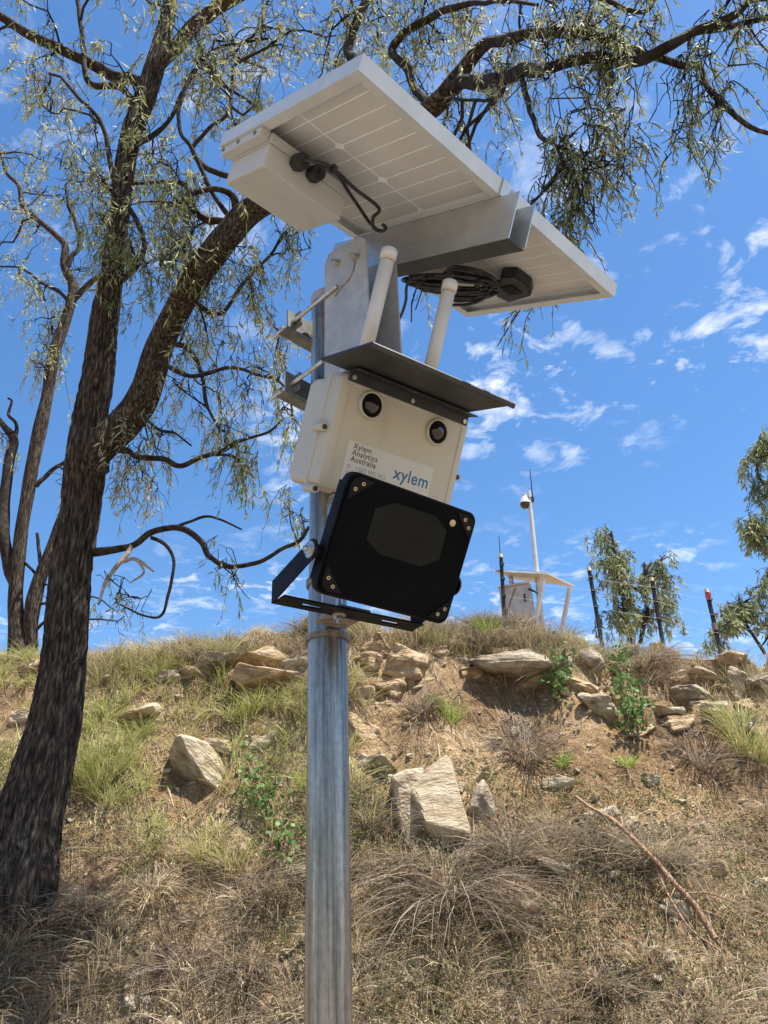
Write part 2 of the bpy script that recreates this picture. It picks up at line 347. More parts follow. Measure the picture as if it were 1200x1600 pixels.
def soil():
    m = bpy.data.materials.new('soil'); m.use_nodes = True; t = m.node_tree; b = t.nodes['Principled BSDF']
    b.inputs['Roughness'].default_value = 0.95; b.inputs['Specular IOR Level'].default_value = 0.1
    tc = t.nodes.new('ShaderNodeTexCoord')
    def nz(sc, det=7, ro=.6, st=(1, 1, 1)):
        mp = t.nodes.new('ShaderNodeMapping'); mp.inputs['Scale'].default_value = st; t.links.new(tc.outputs['Object'], mp.inputs[0])
        n = t.nodes.new('ShaderNodeTexNoise'); n.inputs['Scale'].default_value = sc; n.inputs['Detail'].default_value = det; n.inputs['Roughness'].default_value = ro
        t.links.new(mp.outputs[0], n.inputs['Vector']); return n
    a = nz(.9, 5); r = t.nodes.new('ShaderNodeValToRGB'); e = r.color_ramp.elements
    e[0].position = .32; e[0].color = (.215, .140, .078, 1); e[1].position = .68; e[1].color = (.52, .42, .275, 1)
    k = e.new(.5); k.color = (.345, .245, .142, 1); t.links.new(a.outputs[0], r.inputs[0])
    c = nz(14, 8, .7); r2 = t.nodes.new('ShaderNodeValToRGB'); e = r2.color_ramp.elements
    e[0].position = .36; e[0].color = (.55, .50, .46, 1); e[1].position = .66; e[1].color = (1.25, 1.22, 1.18, 1); t.links.new(c.outputs[0], r2.inputs[0])
    mx = t.nodes.new('ShaderNodeMix'); mx.data_type = 'RGBA'; mx.blend_type = 'MULTIPLY'; mx.inputs[0].default_value = 1
    t.links.new(r.outputs[0], mx.inputs[6]); t.links.new(r2.outputs[0], mx.inputs[7])
    c2 = nz(75, 6, .75); r3 = t.nodes.new('ShaderNodeValToRGB'); e = r3.color_ramp.elements
    e[0].position = .36; e[0].color = (.42, .38, .34, 1); e[1].position = .64; e[1].color = (1.5, 1.48, 1.42, 1); t.links.new(c2.outputs[0], r3.inputs[0])
    my = t.nodes.new('ShaderNodeMix'); my.data_type = 'RGBA'; my.blend_type = 'MULTIPLY'; my.inputs[0].default_value = 1
    t.links.new(mx.outputs[2], my.inputs[6]); t.links.new(r3.outputs[0], my.inputs[7])
    t.links.new(my.outputs[2], b.inputs['Base Color'])
    n2 = nz(45, 9, .75); bp = t.nodes.new('ShaderNodeBump'); bp.inputs['Strength'].default_value = 1.0; bp.inputs['Distance'].default_value = .03
    t.links.new(n2.outputs[0], bp.inputs['Height']); t.links.new(bp.outputs[0], b.inputs['Normal']); return m
M_SOIL = soil()
g = npmesh('ground', V, Fq.ravel(), np.full(len(Fq), 4), M_SOIL, smooth=True); g['kind'] = 'structure'
g['label'] = 'steep eroded earth bank with rocky upper ledge'

# gravel sheet added out of view to bounce light onto the panel undersides
M_BOUNCE = mat('bounce_gravel', (0.16, 0.135, 0.105), (0.30, 0.26, 0.21), rough=0.95, scale=40, bump=1.0, bscale=60, spec=0.1)
px_, py_ = np.linspace(-9, 9, 73), np.linspace(-9, 3.1, 49); PX, PY = np.meshgrid(px_, py_)
PV = np.stack([PX, PY, H(PX, PY) + .012 + .006 * vn(PX * 3, PY * 3, 0, 8)], -1).reshape(-1, 3); pi_ = np.arange(73 * 49).reshape(49, 73)
pf = np.stack([pi_[:-1, :-1], pi_[:-1, 1:], pi_[1:, 1:], pi_[1:, :-1]], -1).reshape(-1, 4)
g2 = npmesh('bounce_sheet', PV, pf.ravel(), np.full(len(pf), 4), M_BOUNCE, smooth=True); g2['kind'] = 'structure'

# ================================================================== rocks
def rock_mesh(w, d, h, seed, rough=.10, sub=3, flat=.0, strata=0.0, boxy=.82):
    r = np.random.default_rng(seed); bm = bmesh.new()
    pts = []
    for i in range(15):
        p = r.uniform(-1, 1, 3); k = np.max(np.abs(p)); p = p / k * r.uniform(boxy, 1.0)
        pts.append(p * np.array([w, d, h]) / 2)
    vs = [bm.verts.new(p) for p in pts]
    bmesh.ops.convex_hull(bm, input=vs)
    bmesh.ops.delete(bm, geom=[v for v in bm.verts if not v.link_faces], context='VERTS')
    s = min(w, d, h)
    bmesh.ops.bevel(bm, geom=bm.edges[:], offset=s * .04, segments=1, affect='EDGES', clamp_overlap=True)
    bmesh.ops.triangulate(bm, faces=bm.faces[:])
    bmesh.ops.subdivide_edges(bm, edges=bm.edges[:], cuts=sub, use_grid_fill=True)
    bm.normal_update()
    co = np.array([v.co for v in bm.verts]); no = np.array([v.normal for v in bm.verts])
    f = 2.2 / max(w, d, h)
    dsp = rough * s * (fbm(co[:, 0] * f, co[:, 1] * f, co[:, 2] * f, seed, 4, .55))
    if strata: dsp = dsp + strata * s * np.sign(np.sin(co[:, 2] / h * 17 + 2 * vn(co[:, 0] * f, co[:, 1] * f, 0, seed))) * .5
    co = co + no * dsp[:, None]
    for v, c in zip(bm.verts, co): v.co = c
    me = bpy.data.meshes.new('rock'); bm.to_mesh(me); bm.free(); return me
def place_rock(px, py, wp, hp, label, m, seed, tilt=(0, 0, 0), dep=.8, name='rock', strata=0.0, sink=.3, rough=.1, smooth=False):
    p = ground(px, py + hp * .30)
    k = depth_of(p) / FPX
    me = rock_mesh(wp * k, wp * k * dep, hp * k * 1.18, seed, strata=strata, rough=rough)
    o = put(name, me, None, m)
    up = Vector((0, -.25, 1)).normalized()
    o.location = (p[0], p[1] + wp * k * dep * .26, p[2] + hp * k * (.5 - sink) * .9)
    o.rotation_euler = [math.radians(a) for a in tilt]
    return tag(o, label, 'rock', 'rocks on the bank')
RK = [
 (322, 1212, 168, 74, 'pale tilted sandstone slab right of the big tree trunk', M_ROCK, 19, (6, 40, 0), .6, 0),
 (588, 1198, 100, 50, 'low grey sandstone slab beside the pole, left of the upright boulder', M_ROCKG, 5, (5, 8, 0), .9, .04),
 (757, 1262, 66, 84, 'grey angular rock just right of the upright pale boulder', M_ROCKG, 7, (0, -20, 30), .8, 0),
 (572, 1142, 60, 62, 'rounded ochre rock beside the pole above the low grey slab', M_ROCKO, 9, (0, 10, 40), .9, 0),
 (640, 1033, 90, 58, 'big ochre boulder under the crest below the floodlight corner', M_ROCKO, 10, (0, 5, 0), .9, .05),
 (592, 1012, 70, 44, 'ochre boulder at the crest tucked next to the pole', M_ROCKO, 12, (0, 0, 25), .9, .03),
 (916, 1032, 60, 42, 'rounded grey brown boulder poking out of the crest, under the fence line', M_ROCKG, 13, (0, -4, 0), .9, 0),
 (784, 1022, 48, 20, 'small tan block resting on the long ledge', M_ROCKO, 14, (0, -6, 10), .9, 0),
 (228, 1108, 125, 30, 'flat pale slab lying in grass right of the trunk', M_ROCK, 15, (10, -4, 5), .9, .05),
 (338, 1167, 66, 30, 'small flat stone just above the tilted pale slab', M_ROCK, 16, (8, 6, 0), .9, .04),
 (44, 1044, 56, 36, 'brown rock at the foot of the far left tree stems', M_ROCKO, 17, (0, -8, 0), .8, .05),
 (160, 1358, 56, 66, 'crumbly brown earth lump at the foot of the big trunk', M_CLOD, 18, (0, 0, 0), .8, 0),
 (812, 1404, 80, 62, 'tan slab jutting from the flattened dry grass', M_ROCKO, 20, (10, 28, 0), .9, .05),
 (866, 1356, 66, 28, 'flat tan stone above the slab in the dry grass', M_ROCK, 21, (4, 14, 0), .9, 0),
 (747, 1214, 42, 18, 'little orange flat stone on top of the grey angular rock', M_ROCKO, 22, (0, 4, 0), .9, 0),
 (724, 1288, 40, 24, 'small brown stone wedged between upright boulder and grey rock', M_ROCKO, 23, (0, 20, 0), .9, 0),
 (872, 1223, 56, 20, 'pale flat stone on bare soil right of the boulders', M_ROCK, 24, (5, 8, 0), .9, 0),
 (1166, 1080, 56, 52, 'pale pointed rock at the right edge above the big green tuft', M_ROCK, 25, (0, 26, 0), .8, 0),
 (1022, 1223, 32, 24, 'small dark stone on the bare slope right of the pale flat stone', M_ROCKG, 26, (0, 0, 0), .9, 0),
 (820, 1312, 36, 28, 'small tan stone below the fallen branch tip', M_ROCK, 27, (0, -14, 0), .9, 0),
 (1120, 1362, 46, 30, 'brown stone beside the lower fallen branch', M_ROCKO, 28, (0, 12, 0), .9, 0),
 (1182, 1262, 40, 26, 'tan stone at the right edge halfway down the bank', M_ROCKO, 29, (0, -10, 0), .9, 0),
 (404, 1160, 40, 34, 'tan stone in the grass just left of the pole', M_ROCK, 31, (0, 14, 0), .9, 0),
 (462, 1146, 34, 30, 'dark stone touching the left side of the pole', M_ROCKG, 32, (0, 4, 0), .9, 0),
 (34, 1120, 44, 34, 'pale rock left of the big trunk in grass', M_ROCK, 33, (0, 10, 0), .9, 0),
 (940, 1272, 56, 18, 'flat cream stone on the slope near the top of the fallen branch', M_ROCK, 34, (6, -6, 0), .9, 0),
 (1060, 1420, 60, 40, 'buff slab under the fork of the fallen branch', M_ROCK, 35, (6, 16, 0), .9, 0),
]
RK.append((672, 1245, 100, 130, '', None, 0, 0, 0, 0))
bd = thing('boulder', 'large pale split sandstone boulder standing upright right of the steel pole', 'rock', loc=tuple(ground(672, 1300)), group='rocks on the bank'); r0 = np.array(bd.location)
for (px, py, wp, hp, sd, tl) in ((648, 1272, 74, 124, 52, (-26, -10, 14)), (688, 1250, 74, 132, 61, (-30, -20, -10))):
    p = ground(672, 1290); k = depth_of(p) / FPX; me = rock_mesh(wp * k, wp * k * .9, hp * k * 1.1, sd, rough=.10, boxy=.86)
    o = put('half', me, bd, M_ROCK); q = at(px, py, p[1] + .06); o.location = q - r0; o.rotation_euler = [math.radians(v) for v in tl]
for a in RK[:-1]:
    place_rock(a[0], a[1], a[2], a[3], a[4], a[5], a[6], a[7], a[8], strata=a[9])
def outcrop(name, label, specs, seed):
    root = thing(name, label, 'rock outcrop', loc=tuple(ground(specs[0][0], specs[0][1])), group='ledges along the crest')
    r0 = np.array(root.location)
    for i, (px, py, wp, hp, m) in enumerate(specs):
        p = ground(px, py + hp * .3); k = depth_of(p) / FPX
        me = rock_mesh(wp * k, wp * k * 1.1, hp * k * 1.4, seed + i, rough=.11, strata=.06)
        o = put('slab', me, root, m)
        o.location = np.array([p[0], p[1] + .14, p[2] + hp * k * .20]) - r0
        o.rotation_euler = (random.uniform(-.1, .1), random.uniform(-.07, .07), random.uniform(-.3, .3))
outcrop('rock_ledge', 'layered sandstone ledge under the crest grass left of the pole',
        [(400, 1032, 120, 34, M_ROCKO), (340, 1040, 70, 26, M_ROCKG), (452, 1040, 80, 40, M_ROCKG), (420, 1056, 110, 26, M_ROCKO), (300, 1052, 60, 24, M_ROCKO), (258, 1060, 50, 26, M_ROCKG), (265, 1040, 50, 18, M_ROCKO)], 100)
outcrop('rock_ledge', 'long grey ledge below the sheltered cabinet, under the green crest tuft',
        [(805, 1048, 150, 34, M_ROCKG), (868, 1042, 70, 34, M_ROCKG), (742, 1056, 60, 30, M_ROCKO), (830, 1068, 80, 20, M_ROCKO), (700, 1010, 60, 26, M_ROCKO), (730, 1034, 50, 20, M_ROCKG)], 130)
outcrop('rock_ledge', 'broken ochre rock face under the fence pickets on the right',
        [(1010, 1085, 60, 30, M_ROCKO), (1060, 1062, 70, 26, M_ROCKO), (1110, 1052, 80, 22, M_ROCKO), (1030, 1112, 80, 30, M_ROCK), (960, 1070, 50, 26, M_ROCKO), (1090, 1090, 70, 26, M_ROCKG),
         (1150, 1050, 60, 20, M_ROCKO), (1185, 1062, 60, 20, M_ROCKG), (1120, 1110, 60, 22, M_ROCK), (940, 1110, 60, 36, M_ROCK), (1000, 1140, 70, 20, M_ROCKO), (980, 1050, 60, 22, M_ROCKO), (1070, 1135, 60, 20, M_ROCKO), (915, 1080, 60, 40, M_ROCKO), (905, 1130, 50, 30, M_ROCKO), (1045, 1085, 50, 20, M_ROCK), (985, 1100, 50, 26, M_ROCKO), (1140, 1080, 50, 18, M_ROCKO), (1180, 1100, 50, 18, M_ROCKO), (1100, 1070, 60, 16, M_ROCK)], 160)
outcrop('rock_ledge', 'crumbling ochre rocks in the hollow right of the pole below the crest', [(575, 1045, 50, 40, M_ROCKO), (560, 1085, 50, 36, M_ROCKO), (610, 1075, 60, 30, M_ROCKO), (660, 1062, 50, 24, M_ROCKO), (600, 1110, 40, 22, M_ROCKO), (680, 1020, 50, 26, M_ROCKO)], 220)
# loose stones
Vs, Fs, n0 = [], [], 0; GRIT = []
pro = [np.array([v.co for v in m.vertices]) for m in [rock_mesh(1, .8, .6, 300 + i, sub=0) for i in range(6)]]
prf = [[list(p.vertices) for p in m.polygons] for m in [rock_mesh(1, .8, .6, 300 + i, sub=0) for i in range(6)]]
sy_ = rng.uniform(4.2, 7.9, 2600); sx_ = rng.uniform(-1, 1, 2600) * (.62 * sy_ + .6)
ok_ = (vn(sx_ * .8, sy_ * .8, 0, 77) > -.1) | (rng.random(2600) > .7); sx_, sy_ = sx_[ok_], sy_[ok_]; sz_ = H(sx_, sy_)
for i, (x, y, z) in enumerate(zip(sx_, sy_, sz_)):
    s = float(np.clip(rng.lognormal(-3.5, .70), .008, .14)); k = i % 6
    Rm = np.array(Matrix.Rotation(rng.uniform(0, 6.28), 3, 'Z') @ Matrix.Rotation(rng.uniform(-.5, .5), 3, 'X'))
    v = pro[k] @ Rm.T * s + np.array([x, y, z + s * .06]); Vs.append(v)
    Fs += [[a + n0 for a in f] for f in prf[k]]; n0 += len(v)
for i in range(6500):
    y = math.sqrt(rng.uniform(4.3 ** 2, 7.9 ** 2)); x = rng.uniform(-.58 * y - .3, .58 * y + .3); k = i % 6
    sz = float(np.clip(rng.lognormal(-4.35, .45), .005, .035)); a_ = rng.uniform(0, 6.28); c_, s_ = math.cos(a_) * sz, math.sin(a_) * sz
    v = pro[k] @ np.array([[c_, s_, 0], [-s_, c_, 0], [0, 0, sz]]) + np.array([x, y, 0.0]); v[:, 2] += 0; Vs.append(v); GRIT.append((x, y, sz, len(v)))
    Fs += [[a + n0 for a in f] for f in prf[k]]; n0 += len(v)
gz_ = H(np.array([g_[0] for g_ in GRIT]), np.array([g_[1] for g_ in GRIT]))
for v, g_, z_ in zip(Vs[-len(GRIT):], GRIT, gz_): v[:, 2] += z_ + g_[2] * .1
o = raw('loose_stones', np.vstack(Vs), Fs, M_ROCK); tag(o, 'loose stones scattered over the bank', 'stones', kind='stuff')

# ================================================================== the pole and what is mounted on it
POLE = np.array([-0.1192, 1.43]); PR = 0.038
pg = H1(*POLE)
bm = bmesh.new(); cyl(bm, (0, 0, -.4), (0, 0, 2.965 - pg), PR, seg=64)
for f in [f for f in bm.faces if len(f.verts) > 4 and f.calc_center_median().z > 0]:   # hollow top
    r = bmesh.ops.inset_region(bm, faces=[f], thickness=.004)
    for v in f.verts: v.co.z -= .12
pt = thing('steel_pole', 'galvanised round steel pole carrying the solar panels and camera box', 'pole', loc=(POLE[0], POLE[1], pg))
p = part('tube', bm, M_GALV, pt, True)
md = p.modifiers.new('e', 'EDGE_SPLIT'); md.split_angle = math.radians(40)
bm = bmesh.new(); cyl(bm, (0, 0, 2.935 - pg), (0, 0, 2.962 - pg), PR + .0025, seg=48); part('top_collar', bm, M_GALVP, pt)

# bracket frame: x = across (t), y = outwards (n), z = up
YB = math.radians(45.6)
TT = np.array([math.cos(YB), math.sin(YB), 0]); NN = np.array([math.sin(YB), -math.cos(YB), 0])
MB = np.array([TT, -NN, [0, 0, 1.0]]).T                     # local y points to the back, away from the sun
OB = np.array([POLE[0], POLE[1], 0.0])
br = thing('mounting_bracket', 'galvanised steel bracket with two cheek plates clamped to the pole top', 'bracket', MB, OB)
def cheek(x0, x1):
    bm = bmesh.new()
    P = [(-.050, 2.645), (-.050, 3.005), (-.066, 3.03), (-.095, 3.028)]
    for k in range(9):
        a = math.radians(80 - 90 * k / 8); P.append((-.160 - .032 * math.cos(math.radians(90 - 80 + 90 * k / 8) - 0) * 1 if False else -.155 - .038 * math.sin(math.radians(90 * k / 8)), 2.945 + .038 * math.cos(math.radians(90 * k / 8)) + .02))
    P += [(-.193, 2.645)]
    prism(bm, P, 0, x0, x1); return bm
part('cheek_plate', cheek(-.051, -.046), M_GALVP, br)
part('cheek_plate', cheek(.046, .051), M_GALVP, br)
bm = bmesh.new(); box(bm, (-.0459, -.050, 2.645), (.0459, -.0445, 2.985)); part('web_plate', bm, M_GALVP, br)
for q in ((527, 412), (556, 403)):
    l = onplane(OB, MB, 0, -.051, *q); bm = bmesh.new(); hexbolt(bm, l, (-1, 0, 0), .0085, .012); part('bolt', bm, M_STEEL, br)
L0 = [onplane(OB, MB, 0, -.0515, *q) for q in ((555, 410), (551, 425), (543, 440), (533, 450), (524, 463))]
tube('adjuster_slot_line', smooth_path(L0), .0022, M_RUST, br, 8)  # thin dark tube standing in for the curved adjuster slot
for zz, q0, q1 in ((2.9, (527, 461), (438, 521)), (2.7, (520, 568), (438, 615))):
    z = onplane(OB, MB, 0, -.053, *q1)[2]
    for sx in (-1, 1):
        bm = bmesh.new(); cyl(bm, (sx * .056, -.10 if zz > 2.8 else -.05, z), (sx * .056, .142, z), .0052, seg=12)
        cyl(bm, (sx * .056, .095, z), (sx * .056, .105, z), .0098, seg=6)
        part('threaded_rod', bm, M_STEEL, br)
    bm = bmesh.new()                                        # folded saddle behind the pole
    box(bm, (-.072, .062, z - .022), (.072, .066, z + .030)); box(bm, (-.072, .0662, z - .026), (.072, .098, z - .0225))
    prism(bm, [(.0385, z - .02), (.062, z - .02), (.062, z + .026), (.0385, z + .026)], 0, -.050, -.046)
    prism(bm, [(.0385, z - .02), (.062, z - .02), (.062, z + .026), (.0385, z + .026)], 0, .046, .050)
    part('clamp_saddle', bm, M_SADDLE, br)

# panel frame: x = short side outwards (s), y = along (t), z = up normal
PB = np.array([-.33838, 1.13919, 3.15845])
_t = np.array([.6992, .7143, .0302]); _t /= np.linalg.norm(_t)
_s = np.array([.6447, -.6116, -.4587]); _s -= _s.dot(_t) * _t; _s /= np.linalg.norm(_s)
_n = np.cross(_s, _t); MP = np.array([_s, _t, _n]).T
S, LP, TH = .5045, .430, .034
def solar_panel(y0, label, mirror):
    root = thing('solar_panel', label, 'solar panel', MP, PB + MP @ np.array([0, y0, 0]), 'solar panels on the pole')
    w, fl = .0025, .024
    for lo, hi, flo, fhi in (((0, 0, 0), (S, w, TH), (w, w, 0), (S - w, fl, .002)), ((0, LP - w, 0), (S, LP, TH), (w, LP - fl, 0), (S - w, LP - w, .002)),
                             ((0, w, 0), (w, LP - w, TH), (w, fl, 0.0003), (fl, LP - fl, .002)), ((S - w, w, 0), (S, LP - w, TH), (S - fl, fl, 0.0003), (S - w, LP - fl, .002))):
        bm = bmesh.new(); box(bm, lo, hi); box(bm, flo, fhi); part('frame_bar', bm, M_FRAME, root)
    bs = part('backsheet', B((w, w, .024), (S - w, LP - w, .0262)), M_SHEET, root)
    part('front_glass', B((w, w, .0266), (S - w, LP - w, .0318)), M_GLASSB, root)
    p = .0432; st = .0215 if not mirror else LP - .0215 - 9 * p
    for c, (a, b) in enumerate(((.032, .2500), (.2545, .4725))):
        for k in range(9):
            u0, u1 = st + k * p + .0016, st + (k + 1) * p - .0016; ch = .011
            P = [(a, u0), (b, u0), (b, u1), (a, u1)]
            if k % 3 == 0: P = [(a + ch, u0), (b - ch, u0), (b, u0 + ch), (b, u1), (a, u1), (a, u0 + ch)]
            if k % 3 == 2: P = [(a, u0), (b, u0), (b, u1 - ch), (b - ch, u1), (a + ch, u1), (a, u1 - ch)]
            bm = bmesh.new(); prism(bm, P, 2, .0234, .0239); part('cell', bm, M_CELL, bs)
    for u in ((.10, .33)):
        bm = bmesh.new(); cyl(bm, (S - .013, u, -.0012), (S - .013, u, 0), .0055, seg=16); part('drain_plug', bm, M_FRAME, root)
    return root
sp1 = solar_panel(0.0, 'left solar panel, upper one with the cream battery box under its corner', False)
sp2 = solar_panel(.442, 'right solar panel with black junction box and coiled cable underneath', True)

# channel that carries the panels
rl = thing('support_rail', 'aluminium channel rail under the joint between the two solar panels', 'rail', MP, PB + MP @ np.array([0, .436, 0]))
bm = bmesh.new(); y0, y1, x0, x1 = -.028, .028, -.075, .562
prism(bm, [(x0, -.002), (x1 - .004, -.002), (x1, -.108), (x0 + .03, -.108), (x0, -.08)], 1, y0, y0 + .003); part('near_flange', bm, M_ALU, rl)
bm = bmesh.new(); prism(bm, [(x0, -.002), (x1 - .004, -.002), (x1, -.100), (x0 + .03, -.108), (x0, -.08)], 1, y1 - .003, y1); part('far_flange', bm, M_ALU, rl)
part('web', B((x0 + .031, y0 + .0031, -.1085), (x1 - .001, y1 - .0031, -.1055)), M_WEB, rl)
part('rib', B((x0 + .02, y0 - .0012, -.066), (x1 - .003, y0 - .0001, -.063)), M_ALU, rl)
bm = bmesh.new(); box(bm, (S + .001, -.034, -.0015), (S + .004, -.008, .036)); box(bm, (S - .02, -.034, .0345), (S + .004, -.008, .037)); part('clamp_tab', bm, M_ALU, rl)

# battery box
bt = thing('battery_box', 'cream battery enclosure with two black cable glands under the left solar panel', 'battery box', MP, PB)
bz = -.080
bm = bmesh.new(); box(bm, (.022, .030, bz), (.182, .248, -.0255), .004); b_ = part('body', bm, M_CREAM2, bt)
bm = bmesh.new(); box(bm, (.0205, .0285, -.0250), (.1835, .2495, -.0022), .003); part('lid', bm, M_CREAM2, bt)
bm = bmesh.new(); box(bm, (.006, .003, -.0022), (.176, .0283, -.0002)); fl = part('mount_flange', bm, M_CREAM2, bt)
bm = bmesh.new(); box(bm, (.010, .0045, -.022), (.176, .0282, -.0025), .002); part('end_cap', bm, M_CREAM2, bt)
for sx, q in ((.02, .0045), (.085, .0045), (.155, .0045)):
    bm = bmesh.new(); cyl(bm, (sx, q, -.012), (sx, q - .003, -.012), .0042, seg=12); part('screw', bm, M_RUST, bt)
for sx, sy in ((.032, .040), (.172, .040), (.032, .238), (.172, .238)):
    bm = bmesh.new(); cyl(bm, (sx, sy, bz), (sx, sy, bz - .0012), .0035, seg=12); part('screw', bm, M_CREAM, bt)
GL = []
for q in ((471, 252), (496, 270)):
    l = onplane(PB, MP, 0, .205, *q)
    g0 = Vector((.1836, l[1], l[2]))
    bm = bmesh.new(); cyl(bm, g0, g0 + Vector((.008, 0, 0)), .0175, seg=6); cyl(bm, g0 + Vector((.008, 0, 0)), g0 + Vector((.030, 0, 0)), .0190, .0165, seg=24)
    part('cable_gland', bm, M_RUBBER, bt); GL.append(g0 + Vector((.030, 0, 0)))
# cables from the glands
def wpt(px, py, z): return PB + MP @ onplane(PB, MP, 2, z, px, py)
cb1 = thing('power_cable', 'pair of black cables running from the battery box glands to the rail', 'cable', loc=tuple(wpt(590, 350, -.03)))
c0 = np.array(cb1.location)
A0 = [PB + MP @ np.array(g) for g in GL]
tube('strand', smooth_path([A0[0], wpt(506, 256, -.03), wpt(525, 268, -.025), wpt(556, 296, -.022), wpt(592, 325, -.022), wpt(583, 340, -.03), wpt(584, 356, -.045), wpt(596, 361, -.05), wpt(603, 356, -.05), wpt(597, 350, -.045)]) - c0, .0042, M_RUBBER, cb1, 10)
tube('strand', smooth_path([A0[1], wpt(512, 262, -.03), wpt(528, 273, -.024), wpt(545, 300, -.02), wpt(562, 325, -.022), wpt(577, 347, -.03), wpt(590, 360, -.045)]) - c0, .0042, M_RUBBER, cb1, 10)
v = wpt(521, 264, -.028) - c0
bm = bmesh.new(); cyl(bm, v - np.array(MP[:, 1]) * .004, v + np.array(MP[:, 1]) * .004, .010, seg=12); part('cable_tie', bm, M_RUBBER, cb1)

# junction box and coil under the right panel
jb = thing('junction_box', 'black junction box on the underside of the right solar panel', 'junction box', MP, PB)
bm = bmesh.new(); jp = [onplane(PB, MP, 2, .004, *q)[:2] for q in ((778, 446), (784, 428), (806, 427), (829, 444), (831, 458), (796, 468), (776, 458))]
prism(bm, [tuple(p) for p in jp], 2, -.006, .0232); bmesh.ops.bevel(bm, geom=bm.edges[:], offset=.003, segments=2, affect='EDGES'); part('housing', bm, M_RUBBER, jb)
jc = np.mean(jp, axis=0)
bm = bmesh.new(); box(bm, (jc[0] - .022, jc[1] - .022, -.0085), (jc[0] + .022, jc[1] + .022, -.0062), .0008); part('cover', bm, M_BLACK, jb)
co = thing('cable_coil', 'coiled black cable tied under the right solar panel', 'cable', loc=tuple(wpt(705, 443, -.03)))
c0 = np.array(co.location); T = Tubes()
for k in range(17):
    cx, cy = 707 + random.uniform(-6, 6), 442 + random.uniform(-4, 5); a, b = random.uniform(58, 72), (random.uniform(17, 33) if k < 9 else random.uniform(5, 16))
    P = [wpt(cx + a * math.cos(t) * (1 if math.cos(t) > 0 else 1.02), cy + b * math.sin(t) * (1.0 if math.cos(t) > -.2 else .45) + 4 * math.cos(t), -.022 - .018 * random.random() - .006 * math.sin(t * 2 + k)) for t in np.linspace(0, 2 * math.pi, 40)]
    T.add(np.array(P) - c0, .0042, 8)
T.build('loop', M_RUBBER, co)
for q in ((640, 437), (664, 447), (748, 440)):
    v = wpt(q[0], q[1], -.03) - c0; d = np.array(MP[:, 0]) * .5 + np.array(MP[:, 1])
    bm = bmesh.new(); cyl(bm, v - d * .004, v + d * .004, .016, seg=12); part('cable_tie', bm, M_RUBBER, co)
tube('tail', smooth_path([wpt(752, 440, -.02), wpt(768, 438, -.01), wpt(782, 444, 0.0)]) - c0, .0075, M_RUBBER, co)
tube('drop', smooth_path([wpt(640, 437, -.03), wpt(635, 450, -.05), wpt(634, 470, -.06), wpt(626, 494, -.08), wpt(612, 516, -.10), wpt(600, 525, -.11)]) - c0, .0042, M_RUBBER, co)

# camera enclosure : x right, y back, z up
OE = np.array([-.12521, 1.25, 2.32560]); ME = rot(*[math.radians(a) for a in (39.107, 28.464, -2.295)])
EW, EH, ED = .3296, .2295, .1376
en = thing('camera_enclosure', 'cream weatherproof camera box with two round lenses and a printed label', 'camera box', ME, OE)
bm = bmesh.new(); prism(bm, rrect(.008, EW - .008, .006, EH - .006, .014), 1, .052, ED); bmesh.ops.bevel(bm, geom=[e for e in bm.edges if e.calc_length() < 1 and all(abs(v.co.y - ED) < 1e-5 for v in e.verts)], offset=.006, segments=3, affect='EDGES')
part('body', bm, M_CREAM, en)
bm = bmesh.new()
def ring(bm, r, y): return [bm.verts.new((a, y, b)) for a, b in r]
prof = [(0.0, .0515, .014), (-.003, .0505, .016), (-.003, .040, .016), (0.0, .0385, .016), (0.0, .012, .018), (.0035, .004, .016), (.010, .0005, .014), (.020, 0.0, .010), (.0215, .0022, .010)]
rs = [ring(bm, rrect(a, EW - a, a, EH - a, r), y) for a, y, r in prof]
for a, b in zip(rs[:-1], rs[1:]):
    for i in range(len(a)): bm.faces.new((a[i], a[(i + 1) % len(a)], b[(i + 1) % len(a)], b[i]))
bm.faces.new(rs[0]); bm.faces.new(rs[-1]); lid = part('lid', bm, M_CREAM, en, True)
md = lid.modifiers.new('e', 'EDGE_SPLIT'); md.split_angle = math.radians(32)
for bx_, bz_ in ((-.006, .114), (EW + .006, .103), (.006, -.004), (EW - .006, -.004), (.17, -.005)):
    bm = bmesh.new(); cyl(bm, (bx_, .048, bz_), (bx_, .012, bz_), .0095, .0085, seg=20)
    s_ = part('screw_boss', bm, M_CREAM, en, False)
    part('screw', C((bx_, .0119, bz_), (bx_, .0112, bz_), .0052, seg=12), M_RUBBER, s_)
YF = .0022
